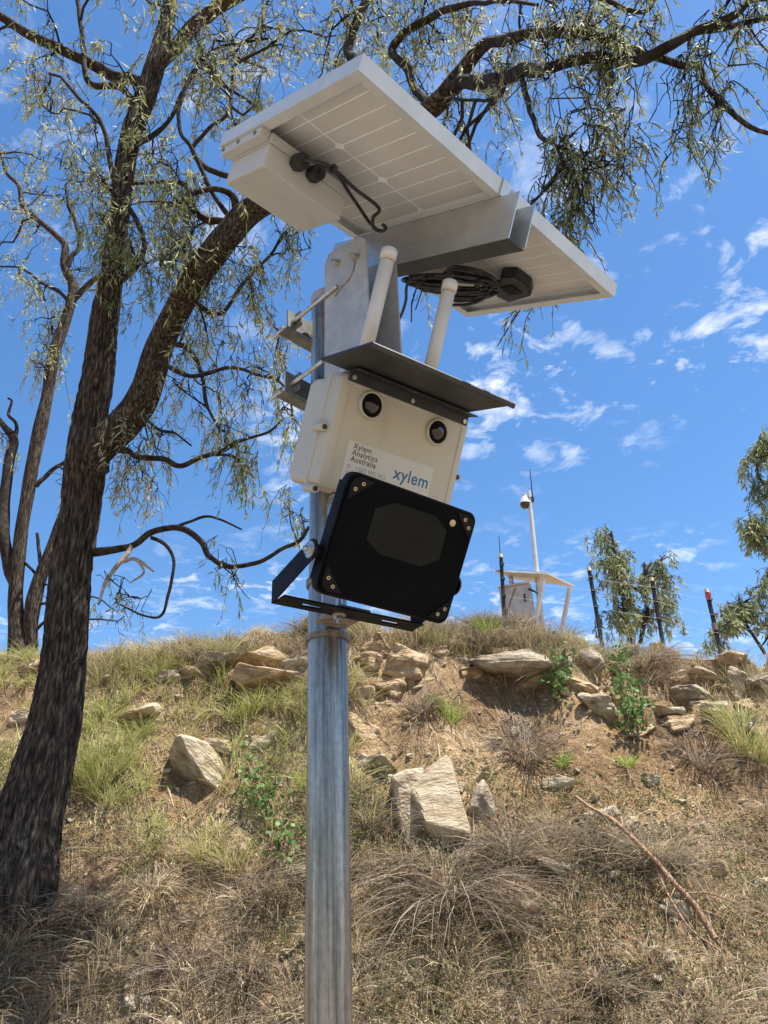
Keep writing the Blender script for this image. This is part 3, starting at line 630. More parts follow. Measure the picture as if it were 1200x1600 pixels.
for lx, lz in ((.0765, .1815), (.2470, .1775)):
    bm = bmesh.new(); n = 32; rr = [(.0285, YF + .0005), (.0285, -.0025), (.0262, -.0045), (.0240, -.0040), (.0232, YF)]
    R_ = [[bm.verts.new((lx + r * math.cos(2 * math.pi * k / n), y, lz + r * math.sin(2 * math.pi * k / n))) for k in range(n)] for r, y in rr]
    for a, b in zip(R_[:-1], R_[1:]):
        for k in range(n): bm.faces.new((a[k], a[(k + 1) % n], b[(k + 1) % n], b[k]))
    le = part('lens', bm, M_CREAM, en, True)
    bm = bmesh.new(); cyl(bm, (lx, YF, lz), (lx, -.002, lz), .0230, seg=32); part('lens_barrel', bm, M_BLACKG, le)
    bm = bmesh.new(); bmesh.ops.create_uvsphere(bm, u_segments=24, v_segments=10, radius=.0165, matrix=Matrix.Translation((lx, -.0021, lz)) @ Matrix.Diagonal((1, .30, 1, 1))); part('lens_glass', bm, M_LENS, le, True)
    bm = bmesh.new(); R_ = [[bm.verts.new((lx + r * math.cos(2 * math.pi * k / n), y, lz + r * math.sin(2 * math.pi * k / n))) for k in range(n)] for r, y in ((.0195, -.002), (.0190, -.0036), (.0178, -.0036), (.0172, -.002))]
    for a, b in zip(R_[:-1], R_[1:]):
        for k in range(n): bm.faces.new((a[k], a[(k + 1) % n], b[(k + 1) % n], b[k]))
    part('lens_ring', bm, M_BLACK, le, True)
bm = bmesh.new(); prism(bm, rrect(.047, .262, .018, .1035, .003), 1, YF - .0004, YF - .0001); lb = part('printed_label', bm, M_LABEL, en)
def text(s, x, z, size, m, parent, y=YF - .0005, bold=0.0, sx=1.0, font_shear=0.0):
    cu = bpy.data.curves.new('t', 'FONT'); cu.body = s; cu.size = size; cu.offset = bold; cu.fill_mode = 'FRONT'; cu.shear = font_shear; cu.space_character = 1.08
    o = bpy.data.objects.new('t', cu); COL.objects.link(o); bpy.context.view_layer.update()
    me = bpy.data.meshes.new_from_object(o.evaluated_get(bpy.context.evaluated_depsgraph_get())); bpy.data.objects.remove(o)
    me.transform(Matrix(((sx, 0, 0, x), (0, 0, -1, y), (0, 1, 0, z), (0, 0, 0, 1)))); me.materials.clear()
    return put('lettering', me, parent, m)
for i, s in enumerate(('Xylem', 'Analytics', 'Australia')): text(s, .060, .0905 - i * .0125, .0155, M_INK, lb, bold=.00022)
text('P:', .056, .0495, .0125, M_INKG, lb); text('1300 995 362', .074, .0495, .0125, M_INKG, lb)
text('E:', .056, .0360, .0125, M_INKG, lb); text('W:', .056, .0235, .0125, M_INKG, lb)
text('xylem', .166, .058, .036, M_INKB, lb, bold=.0006, sx=.98)
# visor
hd = bmesh.new()
hx0, hx1 = -.044, .301; ph = math.radians(4.35); hz = .2349
def hp(l): return (-l * math.cos(ph), hz + l * math.sin(ph) * 1.0)
a0, a1 = hp(-.02), hp(.150)
prism(hd, [(a0[0], a0[1]), (a1[0], a1[1]), (a1[0] - .003, a1[1] - .007), (a1[0] - .0065, a1[1] - .006), (a1[0] - .007, a1[1] + .002), (a1[0] - .003, a1[1] + .005), (a0[0], a0[1] + .004)], 0, hx0, hx1)
vis = part('sun_visor', hd, M_HOOD, en)
bm = bmesh.new(); box(bm, (.012, -.0032, .2115), (EW - .012, -.0007, .232), .0008, 1); box(bm, (.012, -.032, .2305), (EW - .012, -.0033, .2328)); vb = part('visor_bracket', bm, M_HOOD, vis)
for x, z in ((.022, .2195), (.166, .2185), (EW - .022, .2185)):
    bm = bmesh.new(); cyl(bm, (x, -.0033, z), (x, -.0062, z), .0048, seg=12); part('screw', bm, M_STEEL, vb)
for x in (.07, .17, .28):
    bm = bmesh.new(); cyl(bm, (x, -.020, .2304), (x, -.020, .2284), .0048, seg=12); part('rivet', bm, M_HOOD, vb)
# antennas on the box top
for x, lab in ((.0705, 'left cream tube antenna in front of the rail'), (.2365, 'right cream tube antenna rising in front of the coiled cable')):
    an = thing('tube_antenna', lab, 'antenna', ME, OE + ME @ np.array([x, .062, EH - .012]), 'antennas on the camera box')
    lt = .297
    part('tube', C((0, 0, 0), (0, 0, lt - .026), .0150, seg=28), M_PVC, an, False)
    bm = bmesh.new(); cyl(bm, (0, 0, lt - .026), (0, 0, lt), .0168, .0172, seg=28); bmesh.ops.bevel(bm, geom=[e for e in bm.edges if all(v.co.z > lt - .001 for v in e.verts)], offset=.004, segments=2, affect='EDGES'); part('cap', bm, M_PVC, an)
    part('base_nut', C((0, 0, 0), (0, 0, .018), .021, seg=6), M_RUBBER, an)
    for ob in an.children:
        ob.data.polygons.foreach_set('use_smooth', [len(p.vertices) == 4 for p in ob.data.polygons])
# box strap to the pole
cl = thing('box_clamp', 'steel clamp holding the camera box to the pole', 'clamp', MB, OB)
bm = bmesh.new(); n = 28
def band(bm, r0, r1, z0, z1, a0=0, a1=360):
    prev = None
    for k in range(n + 1):
        a = math.radians(a0 + (a1 - a0) * k / n); c, s = math.cos(a), math.sin(a)
        cur = [bm.verts.new((r * c, r * s, z)) for r, z in ((r0, z0), (r1, z0), (r1, z1), (r0, z1))]
        if prev:
            for i in range(4): bm.faces.new((prev[i], prev[(i + 1) % 4], cur[(i + 1) % 4], cur[i]))
        prev = cur
band(bm, PR + .0006, PR + .003, 2.50, 2.53); part('band', bm, M_GALVP, cl)
part('spacer', B((-.04, -.085, 2.49), (.04, -.041, 2.54), .003), M_GALVP, cl)
# floodlight
OF = np.array([-.11333, 1.15, 2.07306]); MF = rot(*[math.radians(a) for a in (35.805, 30.823, 1.858)])
FW, FH = .2688, .1996
fd = thing('floodlight', 'black square infrared floodlight tilted down below the camera box', 'floodlight', MF, OF)
bm = bmesh.new(); prism(bm, rrect(-.004, FW + .004, -.004, FH + .004, .019, 7), 1, .0041, .030)
bmesh.ops.bevel(bm, geom=[e for e in bm.edges if all(abs(v.co.y - .030) < 1e-5 for v in e.verts)], offset=.010, segments=3, affect='EDGES'); part('housing', bm, M_BLACK, fd)
bm = bmesh.new(); prism(bm, rrect(0, FW, 0, FH, .016, 7), 1, 0, .004); bmesh.ops.bevel(bm, geom=[e for e in bm.edges if all(abs(v.co.y) < 1e-5 for v in e.verts)], offset=.0014, segments=2, affect='EDGES'); fp = part('front_plate', bm, M_BLACKG, fd)
ch = .045
for sx, sz in ((0, 0), (1, 0), (1, 1), (0, 1)):             # corner clamps
    P = [(0.003, 0.018), (0.0075, .0075), (0.018, 0.003), (ch, .004), (.004, ch)]
    P = [((FW - a) if sx else a, (FH - b) if sz else b) for a, b in P]
    bm = bmesh.new(); prism(bm, P, 1, -.0022, -.0003); cc = part('corner_clamp', bm, M_BLACK, fd)
    for a, b in ((.0125, .0245), (.0245, .0125)):
        x, z = (FW - a) if sx else a, (FH - b) if sz else b
        bm = bmesh.new(); cyl(bm, (x, -.0023, z), (x, -.0036, z), .0038, .0032, seg=14); s_ = part('screw', bm, M_BRASS, cc)
        part('hex_socket', C((x, -.00365, z), (x, -.0038, z), .0017, seg=6), M_BLACK, s_)
bm = bmesh.new(); prism(bm, [(.060, .155), (.094, .1755), (.181, .1765), (.213, .157), (.2152, .106), (.181, .0848), (.0925, .0850), (.0605, .1015)], 1, -.0010, -.0002); part('light_window', bm, M_WINDOW, fp)
part('plug', C((.2195, -.0003, .1863 - .012), (.2195, -.003, .1863 - .012), .0062, seg=20), M_BRASS, fd)
for k in range(12):
    x = .03 + k * .019; bm = bmesh.new(); box(bm, (x, .0302, .03), (x + .004, .048, FH - .03)); part('cooling_fin', bm, M_BLACK, fd)
for sx in (0, 1):
    bm = bmesh.new(); x = -.0042 if not sx else FW + .0042; s = -1 if not sx else 1
    cyl(bm, (x, .028, .0597), (x + s * .010, .028, .0597), .012, seg=20); part('pivot_lug', bm, M_BLACK, fd)
# yoke: horizontal, arms along the bracket normal
yk = thing('lamp_yoke', 'black U shaped mounting yoke with slots holding the floodlight to the pole', 'yoke')
Y0 = math.radians(35.8); yt = np.array([math.cos(Y0), math.sin(Y0), 0]); yn = np.array([math.sin(Y0), -math.cos(Y0), 0])
MY = np.array([yt, -yn, [0, 0, 1.0]]).T
pv = OF + MF @ np.array([-.0145, .028, .0597])
yk.matrix_world = Matrix([list(MY[i]) + [pv[i]] for i in range(3)] + [[0, 0, 0, 1]])
AL, YW = .135, FW + .029
def arm(x0, x1):
    bm = bmesh.new(); P = []
    for k in range(9):
        a = math.radians(80 + 200 * k / 8); P.append((.0 + .019 * math.cos(a), .019 * math.sin(a)))
    P += [(AL, -.048), (AL, -.006)]
    prism(bm, P, 0, x0, x1); return bm
part('arm', arm(-.0035, 0), M_BLACK, yk); part('arm', arm(YW, YW + .0035), M_BLACK, yk)
bm = bmesh.new(); za, zb = -.030, -.026                       # cross bar with slots, lies flat
ys = [AL - .040, AL - .026, AL - .014, AL]
xs = [0.0002, .045, .085, YW / 2 - .02, YW / 2 + .02, YW - .085, YW - .045, YW - .0002]
for i in range(7):
    for j in range(3):
        if j == 1 and i in (1, 5): continue
        box(bm, (xs[i], ys[j], -.048), (xs[i + 1], ys[j + 1], -.0445))
bmesh.ops.remove_doubles(bm, verts=bm.verts[:], dist=1e-5)
part('cross_bar', bm, M_BLACK, yk)
for x, s in ((-.0036, -1), (YW + .0036, 1)):
    bm = bmesh.new(); hexbolt(bm, (x, 0, 0), (s, 0, 0), .0088, .008); cyl(bm, (x, 0, 0), (x + s * .0025, 0, 0), .0145, seg=24); part('pivot_bolt', bm, M_STEEL, yk)
# pole clamp of the yoke
PL = MY.T @ (np.array([POLE[0], POLE[1], pv[2]]) - pv)
yc = thing('yoke_clamp', 'rusty bolted clamp fixing the lamp yoke to the pole', 'clamp', MY, pv)
bm = bmesh.new()
def band2(bm, z0, z1, r0, r1):
    prev = None
    for k in range(n + 1):
        a = 2 * math.pi * k / n; c, s = math.cos(a), math.sin(a)
        cur = [bm.verts.new((PL[0] + r * c, PL[1] + r * s, z)) for r, z in ((r0, z0), (r1, z0), (r1, z1), (r0, z1))]
        if prev:
            for i in range(4): bm.faces.new((prev[i], prev[(i + 1) % 4], cur[(i + 1) % 4], cur[i]))
        prev = cur
band2(bm, -.060, -.049, PR + .0006, PR + .0055); part('pole_band', bm, M_RUST, yc)
bm = bmesh.new(); band2(bm, .055, .068, PR + .0006, PR + .005); part('pole_band', bm, M_RUST, yc)
bm = bmesh.new(); box(bm, (PL[0] - .055, AL - .030, -.0443), (PL[0] + .012, PL[1] - PR - .0062, -.036)); part('lug', bm, M_RUST, yc)
bm = bmesh.new(); prism(bm, rrect(PL[0] - .040, PL[0] - .008, -.036, .085, .014, 4), 1, PL[1] - PR - .0115, PL[1] - PR - .0062); part('back_plate', bm, M_GALVP, yc)
for x, z in ((PL[0] - .024, .062), (PL[0] - .024, .034)):
    bm = bmesh.new(); hexbolt(bm, (x, PL[1] - PR - .0116, z), (0, -1, 0), .0085, .010); part('bolt', bm, M_RUST, yc)
bm = bmesh.new(); hexbolt(bm, (PL[0] - .045, AL - .012, -.0482), (0, 0, -1), .0095, .010); cyl(bm, (PL[0] - .045, AL - .012, -.0444), (PL[0] - .045, AL - .012, -.02), .006, seg=12); part('bolt', bm, M_STEEL, yc)
# lamp lead
ld = thing('lamp_lead', 'short black cable with steel gland from camera box down to the floodlight', 'cable', loc=tuple(at(520, 800, 1.26)))
c0 = np.array(ld.location)
tube('lead', smooth_path([at(521, 772, 1.27), at(519, 795, 1.25), at(514, 815, 1.235), at(511, 840, 1.22), at(516, 862, 1.20)]) - c0, .0052, M_RUBBER, ld)
bm = bmesh.new(); cyl(bm, at(522, 778, 1.27) - c0, at(519, 792, 1.252) - c0, .010, seg=6); cyl(bm, at(519, 792, 1.252) - c0, at(517, 808, 1.242) - c0, .008, seg=16); part('gland', bm, M_STEEL, ld)

# ================================================================== trees
def px_path(L):                                             # (px, py, y distance, width px) -> points, radii
    P = np.array([at(a, b, d) for a, b, d, w in L]); R = np.array([wpx(w * (.80 if w > 22 else 1.0), p) / 2 for (a, b, d, w), p in zip(L, P)])
    return P, R
def towards(px, py, d):
    if d > 8: return d
    lean = .7 * float(np.clip((850 - py) / 520, 0, 1)) * (1 - .5 * float(np.clip((px - 600) / 150, 0, 1)))
    return d - lean - (2.4 * float(np.clip((px - 520) / 330, 0, 1)) if py < 560 else 0)
def limb_geo(L, n=7, jit=.35):
    L = [(a, b, towards(a, b, d_), w) for a, b, d_, w in L]
    P, R = px_path(L); Q = smooth_path(P, n); k = len(Q)
    Rq = np.interp(np.linspace(0, len(P) - 1, k), np.arange(len(P)), R)
    s = np.concatenate([[0], np.cumsum(np.linalg.norm(np.diff(Q, axis=0), axis=1))]) / (Rq.max() * 5 + .05); sd = int(abs(L[0][0] * 7 + L[0][1] * 3)) % 997
    J = np.stack([vn(s, 0, 0, sd), vn(s, 0, 0, sd + 5), vn(s, 0, 0, sd + 9)], -1)
    e = np.clip(np.minimum(np.arange(k), 3) / 3.0, 0, 1)[:, None]
    return Q + J * (Rq * jit * 2.0)[:, None] * e, Rq * (1 + .10 * vn(s * 1.3, 3, 0, sd))
def leaf_cloud(base, dirs, length, width, col, side=None):
    """kite shaped leaves. base (N,3), dirs (N,3) unit, returns verts (N,4,3)"""
    N = len(base); r = rng.normal(size=(N, 3)); side = np.cross(dirs, r); side /= np.linalg.norm(side, axis=1)[:, None] + 1e-9
    bend = np.cross(side, dirs)
    L = length[:, None]; w = width[:, None]
    m = base + dirs * L * .45 + bend * L * .05
    tip = base + dirs * L + bend * L * rng.uniform(-.12, .12, (N, 1)) + side * L * rng.uniform(-.12, .12, (N, 1))
    return np.stack([base, m + side * w / 2, tip, m - side * w / 2], 1)
def build_leaves(name, Vl, cols, parent, m=M_LEAF):
    N = len(Vl); idx = np.arange(N * 4)
    o = npmesh(name, Vl.reshape(-1, 3), idx, np.full(N, 4), m, parent, col=np.repeat(cols, 4, axis=0)); o['kind'] = 'stuff'; return o
GREENS = np.array([[.23, .255, .10], [.32, .335, .155], [.15, .18, .07], [.41, .40, .225], [.29, .295, .095], [.50, .46, .28], [.115, .14, .055]])
def tree(name, label, trunk, limbs, clusters, leaf=(.065, .15, .010, .020), strand=(.25, .75), dspread=.6, group=None, extra=None, dead=(), trunk_seg=110, twig_r=.0045, droop=.85, tints=GREENS, ringfun=None, tm=None, lm=None, per=(10, 19), dens=1.25):
    P0, R0 = limb_geo(trunk, 14, .05)
    if trunk_seg > 30: R0 = R0 * .92
    root = thing(name, label, 'tree', loc=tuple(P0[0]), group=group); o0 = P0[0]
    s = np.concatenate([[0], np.cumsum(np.linalg.norm(np.diff(P0, axis=0), axis=1))])
    m = max(8, int(s[-1] / .022)) if trunk_seg > 30 else max(8, int(s[-1] / .15)); sn = np.linspace(0, s[-1], m)
    Pn = np.stack([np.interp(sn, s, P0[:, i]) for i in range(3)], -1); Rn = np.interp(sn, s, R0)
    def ringf(i, th):
        S_, TH_ = np.meshgrid(sn, th, indexing='ij'); rr = Rn[:, None]
        c, q = np.cos(TH_) * rr, np.sin(TH_) * rr
        tw = S_ * .25
        f1 = vn(np.cos(TH_ + tw) * 5.5, np.sin(TH_ + tw) * 5.5, S_ * 1.3, 61); f2 = vn(np.cos(TH_ + tw) * 12, np.sin(TH_ + tw) * 12, S_ * 3.6, 62); f3 = vn(np.cos(TH_) * 22, np.sin(TH_) * 22, S_ * 12, 63)
        lob = vn(np.cos(TH_) * 1.4, np.sin(TH_) * 1.4, S_ * .5, 64)
        fl = np.exp(-S_ / .55)
        d = .11 * (1 - 2 * np.abs(f1)) + .085 * (1 - 2 * np.abs(f2)) + .035 * f3 + .10 * lob + fl * .48 * np.abs(vn(np.cos(TH_) * 2.2, np.sin(TH_) * 2.2, 0, 65))
        return 1 + d
    T = Tubes(); T.add(Pn, Rn, trunk_seg, ringf if trunk_seg > 30 else None); T.V[0] -= o0; T.build('trunk', tm or M_BARK, root)
    SK = [(P0, R0)]
    for i, L in enumerate(limbs):
        P, R = limb_geo(L); SK.append((P, R)); T = Tubes(); big = L[0][3] > 24
        if big:
            sl_ = np.concatenate([[0], np.cumsum(np.linalg.norm(np.diff(P, axis=0), axis=1))]); mm_ = int(sl_[-1] / .035); sq = np.linspace(0, sl_[-1], mm_)
            Pb = np.stack([np.interp(sq, sl_, P[:, k]) for k in range(3)], -1); Rb = np.interp(sq, sl_, R)
            def rf(i_, th, sq=sq):
                S_, TH_ = np.meshgrid(sq, th, indexing='ij')
                return 1 + .09 * (1 - 2 * np.abs(vn(np.cos(TH_) * 5, np.sin(TH_) * 5, S_ * 1.5, 71))) + .05 * (1 - 2 * np.abs(vn(np.cos(TH_) * 11, np.sin(TH_) * 11, S_ * 3, 72)))
            T.add(Pb - o0, Rb, 56, rf)
        else: T.add(P - o0, R, 10)
        T.build('limb', (lm or M_BARKB) if not big else (tm or M_BARK), root)
    for L in dead:
        P, R = limb_geo(L, 7, .6); T = Tubes(); T.add(P - o0, R, 8); T.build('dead_limb', M_DEAD, root)
    allP = np.vstack([p for p, r in SK]); allR = np.concatenate([r for p, r in SK])
    TW = Tubes(); LV = []; LC = []
    def crook(a, b, r0, n=9, amp=.12):
        t = np.linspace(0, 1, n)[:, None]; d = np.linalg.norm(b - a)
        P = a + (b - a) * t; sd = rng.integers(0, 9999)
        J = np.stack([vn(t[:, 0] * 4.3, k, 0, sd) for k in range(3)], -1) * amp * d * np.sin(np.pi * t) ** .6
        J[:, 2] += .10 * d * np.sin(np.pi * t[:, 0])
        P = P + J; TW.add(P - o0, np.linspace(r0, max(.0018, r0 * .35), n), 5 if r0 > .012 else 4); return P
    for (cx, cy, rx, ry, d, ns, *tone) in clusters:
        d = towards(cx, cy, d)
        c = at(cx, cy - ry * .5, d); k = depth_of(c) / FPX; fs = float(np.clip(depth_of(c) / 8.3, .45, 1.0)) if d < 8 else 1.0
        # two carrying twigs from the nearest wood
        dist = np.linalg.norm(allP - c, axis=1) + .0 * allR; order = np.argsort(dist)
        tips = []
        for j in range(max(2, ns // 12)):
            a = allP[order[min(len(order) - 1, int(rng.integers(0, 14)))]]
            e = c + np.array([rng.normal() * rx * k * .55, rng.normal() * dspread * .5 * fs, rng.normal() * ry * k * .5])
            dd = np.linalg.norm(e - a); P = crook(a, e, float(np.clip(.007 + .010 * dd, .008, .028)) * fs * (twig_r / .0045)); tips.append(P)
            for q in range(6):
                b0 = P[rng.integers(2, 8)]; e2 = b0 + rng.normal(size=3) * np.array([rx * k * .5, dspread * .4 * fs, ry * k * .35]); tips.append(crook(b0, e2, .0065 * fs * (twig_r / .0045), 8, .20))
        TP = np.vstack([t_[len(t_) // 2:] for t_ in tips])
        tone = tone[0] if tone else 1.0
        ct = tints[rng.integers(0, len(tints))]
        for j in range(int(ns * dens)):
            st = TP[rng.integers(0, len(TP))] + rng.normal(size=3) * np.array([rx * k * .22, dspread * .22 * fs, ry * k * .20])
            Ls = rng.uniform(*strand) * fs; az = rng.uniform(0, 2 * np.pi); out = np.array([np.cos(az), np.sin(az), 0])
            near = TP[np.argmin(np.linalg.norm(TP - st, axis=1))]
            nseg = 7; t = np.linspace(0, 1, nseg)[:, None]
            hang = st + out * Ls * .35 * (1 - droop * .55) * (t * 1.6 - t * t * .6) * 1.4 + np.array([0, 0, -1]) * Ls * (t * .35 + t * t * .65) * droop + rng.normal(size=(nseg, 3)) * Ls * .018 * t
            TW.add(np.vstack([near[None], hang]) - o0, np.linspace(twig_r * .75, .0010, nseg + 1), 3)
            nl = int(rng.integers(*per)); u = rng.uniform(.05, 1, nl); fi = u * (nseg - 1); i0 = np.minimum(fi.astype(int), nseg - 2)
            bp = hang[i0] + (hang[i0 + 1] - hang[i0]) * (fi - i0)[:, None]
            dr = rng.normal(size=(nl, 3)) * .45 + np.array([0, 0, -1.0 * droop]) + out * .25
            dr /= np.linalg.norm(dr, axis=1)[:, None]
            LV.append(leaf_cloud(bp, dr, rng.uniform(leaf[0], leaf[1], nl) * fs, rng.uniform(leaf[2], leaf[3], nl) * fs, None))
            mixc = tints[rng.integers(0, len(tints), nl)] * .55 + ct * .45
            LC.append(mixc * (rng.uniform(.75, 1.2, (nl, 1)) * tone))
    if TW.V:
        o = TW.build('twigs', lm or M_BARKB, root); o['kind'] = 'stuff'
    if LV:
        Vl = np.concatenate(LV) - o0; build_leaves('crown', Vl, np.concatenate(LC), root)
    return root

tb = ground(38, 1400)
D0 = float(tb[1])
BIG_TRUNK = [(8, 1540, D0 + .1, 190), (20, 1450, D0 + .03, 172), (30, 1385, D0 + .0, 150), (42, 1300, D0 + .05, 128), (66, 1200, D0 + .1, 112), (88, 1100, D0 + .15, 93), (103, 1000, D0 + .2, 84), (114, 900, D0 + .25, 79), (129, 800, D0 + .3, 74), (140, 710, D0 + .33, 74), (144, 650, D0 + .35, 60), (153, 600, D0 + .38, 55), (165, 500, D0 + .4, 49), (178, 420, D0 + .42, 42), (187, 340, D0 + .42, 38), (196, 260, D0 + .45, 36), (209, 200, D0 + .45, 36), (228, 150, D0 + .45, 36), (240, 110, D0 + .45, 34), (254, 60, D0 + .45, 28), (266, 0, D0 + .45, 23), (272, -90, D0 + .4, 18), (300, -220, D0 + .3, 12)]
d = D0
BIG_LIMBS = [
 [(150, 740, d + .30, 50), (178, 670, d + .22, 56), (218, 600, d + .1, 52), (262, 510, d, 47), (300, 455, d - .1, 46), (340, 400, d - .2, 46), (378, 350, d - .25, 45), (420, 322, d - .3, 40), (480, 285, d - .35, 38), (560, 235, d - .4, 38), (640, 195, d - .45, 36), (686, 160, d - .5, 35), (715, 118, d - .5, 26), (760, 66, d - .5, 17), (850, 53, d - .6, 15), (930, 55, d - .7, 14), (990, 76, d - .8, 11), (1035, 90, d - .85, 11), (1072, 101, d - .9, 10), (1092, 98, d - .9, 9), (1106, 135, d - .95, 9), (1140, 170, d - 1, 8), (1180, 200, d - 1, 7), (1230, 212, d - 1, 5)],
 [(700, 140, d - .5, 24), (755, 122, d - .6, 21), (812, 112, d - .7, 20), (870, 100, d - .8, 19), (930, 92, d - .9, 19), (990, 92, d - 1., 18), (1040, 73, d - 1.1, 18), (1082, 52, d - 1.1, 16), (1135, 30, d - 1.2, 15), (1165, 5, d - 1.2, 12), (1210, -60, d - 1.2, 9)],
 [(1085, 50, d - 1.1, 12), (1130, 46, d - 1.1, 10), (1180, 32, d - 1.15, 9), (1260, 20, d - 1.2, 7)],
 [(812, 116, d - .7, 10), (825, 160, d - .72, 9), (840, 208, d - .75, 8), (866, 226, d - .8, 6), (882, 255, d - .8, 4.5), (905, 300, d - .8, 3)],
 [(866, 226, d - .8, 5), (905, 245, d - .85, 4), (940, 262, d - .9, 3)],
 [(790, 118, d - .7, 8), (780, 150, d - .7, 6), (750, 158, d - .65, 5), (700, 152, d - .6, 5)],
 [(672, 172, d - .45, 14), (640, 120, d - .4, 13), (615, 75, d - .4, 13), (650, 40, d - .4, 12), (710, 12, d - .4, 10), (760, 3, d - .4, 8), (840, 8, d - .4, 5)],
 [(640, 195, d - .45, 18), (575, 130, d - .2, 16), (548, 72, d - .1, 15), (572, 15, d, 14), (585, -60, d, 9)],
 [(920, -10, d - .8, 8), (975, 12, d - .9, 8), (1010, 14, d - .9, 7), (1030, -15, d - .9, 7)],
 [(242, 118, d + .45, 28), (258, 88, d + .4, 25), (292, 52, d + .3, 22), (340, 18, d + .2, 20), (392, -14, d + .1, 17), (470, -80, d, 12)],
 [(222, 132, d + .45, 18), (165, 107, d + .4, 16), (105, 82, d + .3, 15), (45, 52, d + .2, 14), (-5, 22, d + .1, 13), (-70, -20, d, 10)],
 [(212, 158, d + .45, 12), (180, 134, d + .4, 11), (142, 130, d + .35, 10), (131, 105, d + .3, 9), (130, 60, d + .3, 8), (120, -10, d + .3, 7)],
 [(372, 352, d - .25, 13), (325, 344, d - .1, 11), (298, 322, d, 10), (285, 290, d + .05, 8), (250, 285, d + .1, 6), (200, 288, d + .15, 4)],
 [(372, 345, d - .25, 12), (368, 310, d - .3, 12), (340, 300, d - .35, 10), (300, 304, d - .35, 8)],
 [(366, 345, d - .2, 9), (338, 312, d - .3, 8), (305, 245, d - .4, 7), (280, 195, d - .4, 6), (290, 140, d - .4, 5), (312, 90, d - .4, 4)],
 [(440, 310, d - .3, 12), (362, 275, d - .3, 10), (320, 262, d - .2, 9), (300, 235, d - .1, 7), (325, 205, d - .1, 6), (360, 165, d - .1, 5), (365, 90, d - .1, 4)],
 [(122, 866, d + .27, 15), (158, 860, d + .2, 13), (208, 852, d + .1, 11), (234, 836, d, 11), (267, 823, d - .1, 10), (292, 826, d - .15, 9.5), (317, 846, d - .2, 9), (328, 868, d - .25, 9), (356, 883, d - .3, 8), (400, 879, d - .4, 7.5), (422, 870, d - .45, 7), (443, 857, d - .5, 6.5), (468, 846, d - .55, 6), (482, 824, d - .6, 5)],
 [(278, 822, d - .1, 5), (317, 808, d - .1, 4.5), (344, 812, d - .1, 4), (378, 828, d - .1, 3)],
 [(236, 840, d, 6), (258, 853, d, 5.5), (271, 874, d, 5), (267, 908, d, 5), (255, 960, d, 4.5), (226, 963, d, 3.5), (183, 942, d, 2.5)],
 [(150, 700, d + .3, 11), (190, 705, d + .2, 9), (210, 714, d + .1, 9), (254, 718, d, 8), (287, 725, d - .1, 8), (318, 715, d - .2, 7.5), (350, 704, d - .2, 7), (368, 690, d - .25, 6), (388, 685, d - .3, 5), (418, 677, d - .3, 4.5), (440, 655, d - .3, 3.5)],
 [(335, 711, d - .2, 5), (362, 713, d - .2, 4), (386, 735, d - .2, 3)],
 [(212, 640, d + .1, 6), (226, 654, d, 6), (250, 672, d - .1, 5), (272, 676, d - .1, 4), (298, 697, d - .1, 3)],
 [(255, 540, d, 9), (290, 545, d - .1, 8), (315, 580, d - .1, 7), (323, 629, d - .1, 6), (343, 668, d - .1, 4)],
 [(300, 470, d - .1, 9), (345, 490, d - .2, 7), (385, 440, d - .3, 6), (425, 395, d - .3, 5), (445, 362, d - .3, 4)],
 [(240, 560, d + .05, 8), (300, 585, d - .1, 7), (360, 575, d - .2, 6), (405, 586, d - .3, 5), (432, 592, d - .3, 4.5), (450, 615, d - .3, 4), (458, 642, d - .3, 3)],
 [(185, 440, d + .4, 12), (215, 415, d + .3, 9), (222, 370, d + .3, 8), (200, 320, d + .3, 7), (160, 290, d + .3, 5), (140, 260, d + .3, 4)],
 [(190, 330, d + .42, 10), (160, 200, d + .3, 7), (125, 155, d + .2, 6), (95, 120, d + .2, 4)],
 [(205, 230, d + .4, 9), (260, 190, d + .2, 7), (300, 120, d + .1, 6), (345, 75, d, 5), (420, 60, d, 4)],
]
BIG_DEAD = [
 [(206, 853, d + .1, 8), (184, 882, d + .0, 7), (168, 908, d - .05, 6), (156, 945, d - .1, 4)],
 [(187, 878, d, 5), (217, 877, d - .1, 6), (240, 893, d - .1, 3)],
 [(217, 878, d - .1, 4), (224, 895, d - .1, 4), (203, 911, d - .1, 2.5)],
]
CL = []
def cl(cx, cy, rx, ry, dd, n, tone=1.0): CL.append((cx, cy, rx, ry, D0 + dd, n, tone))
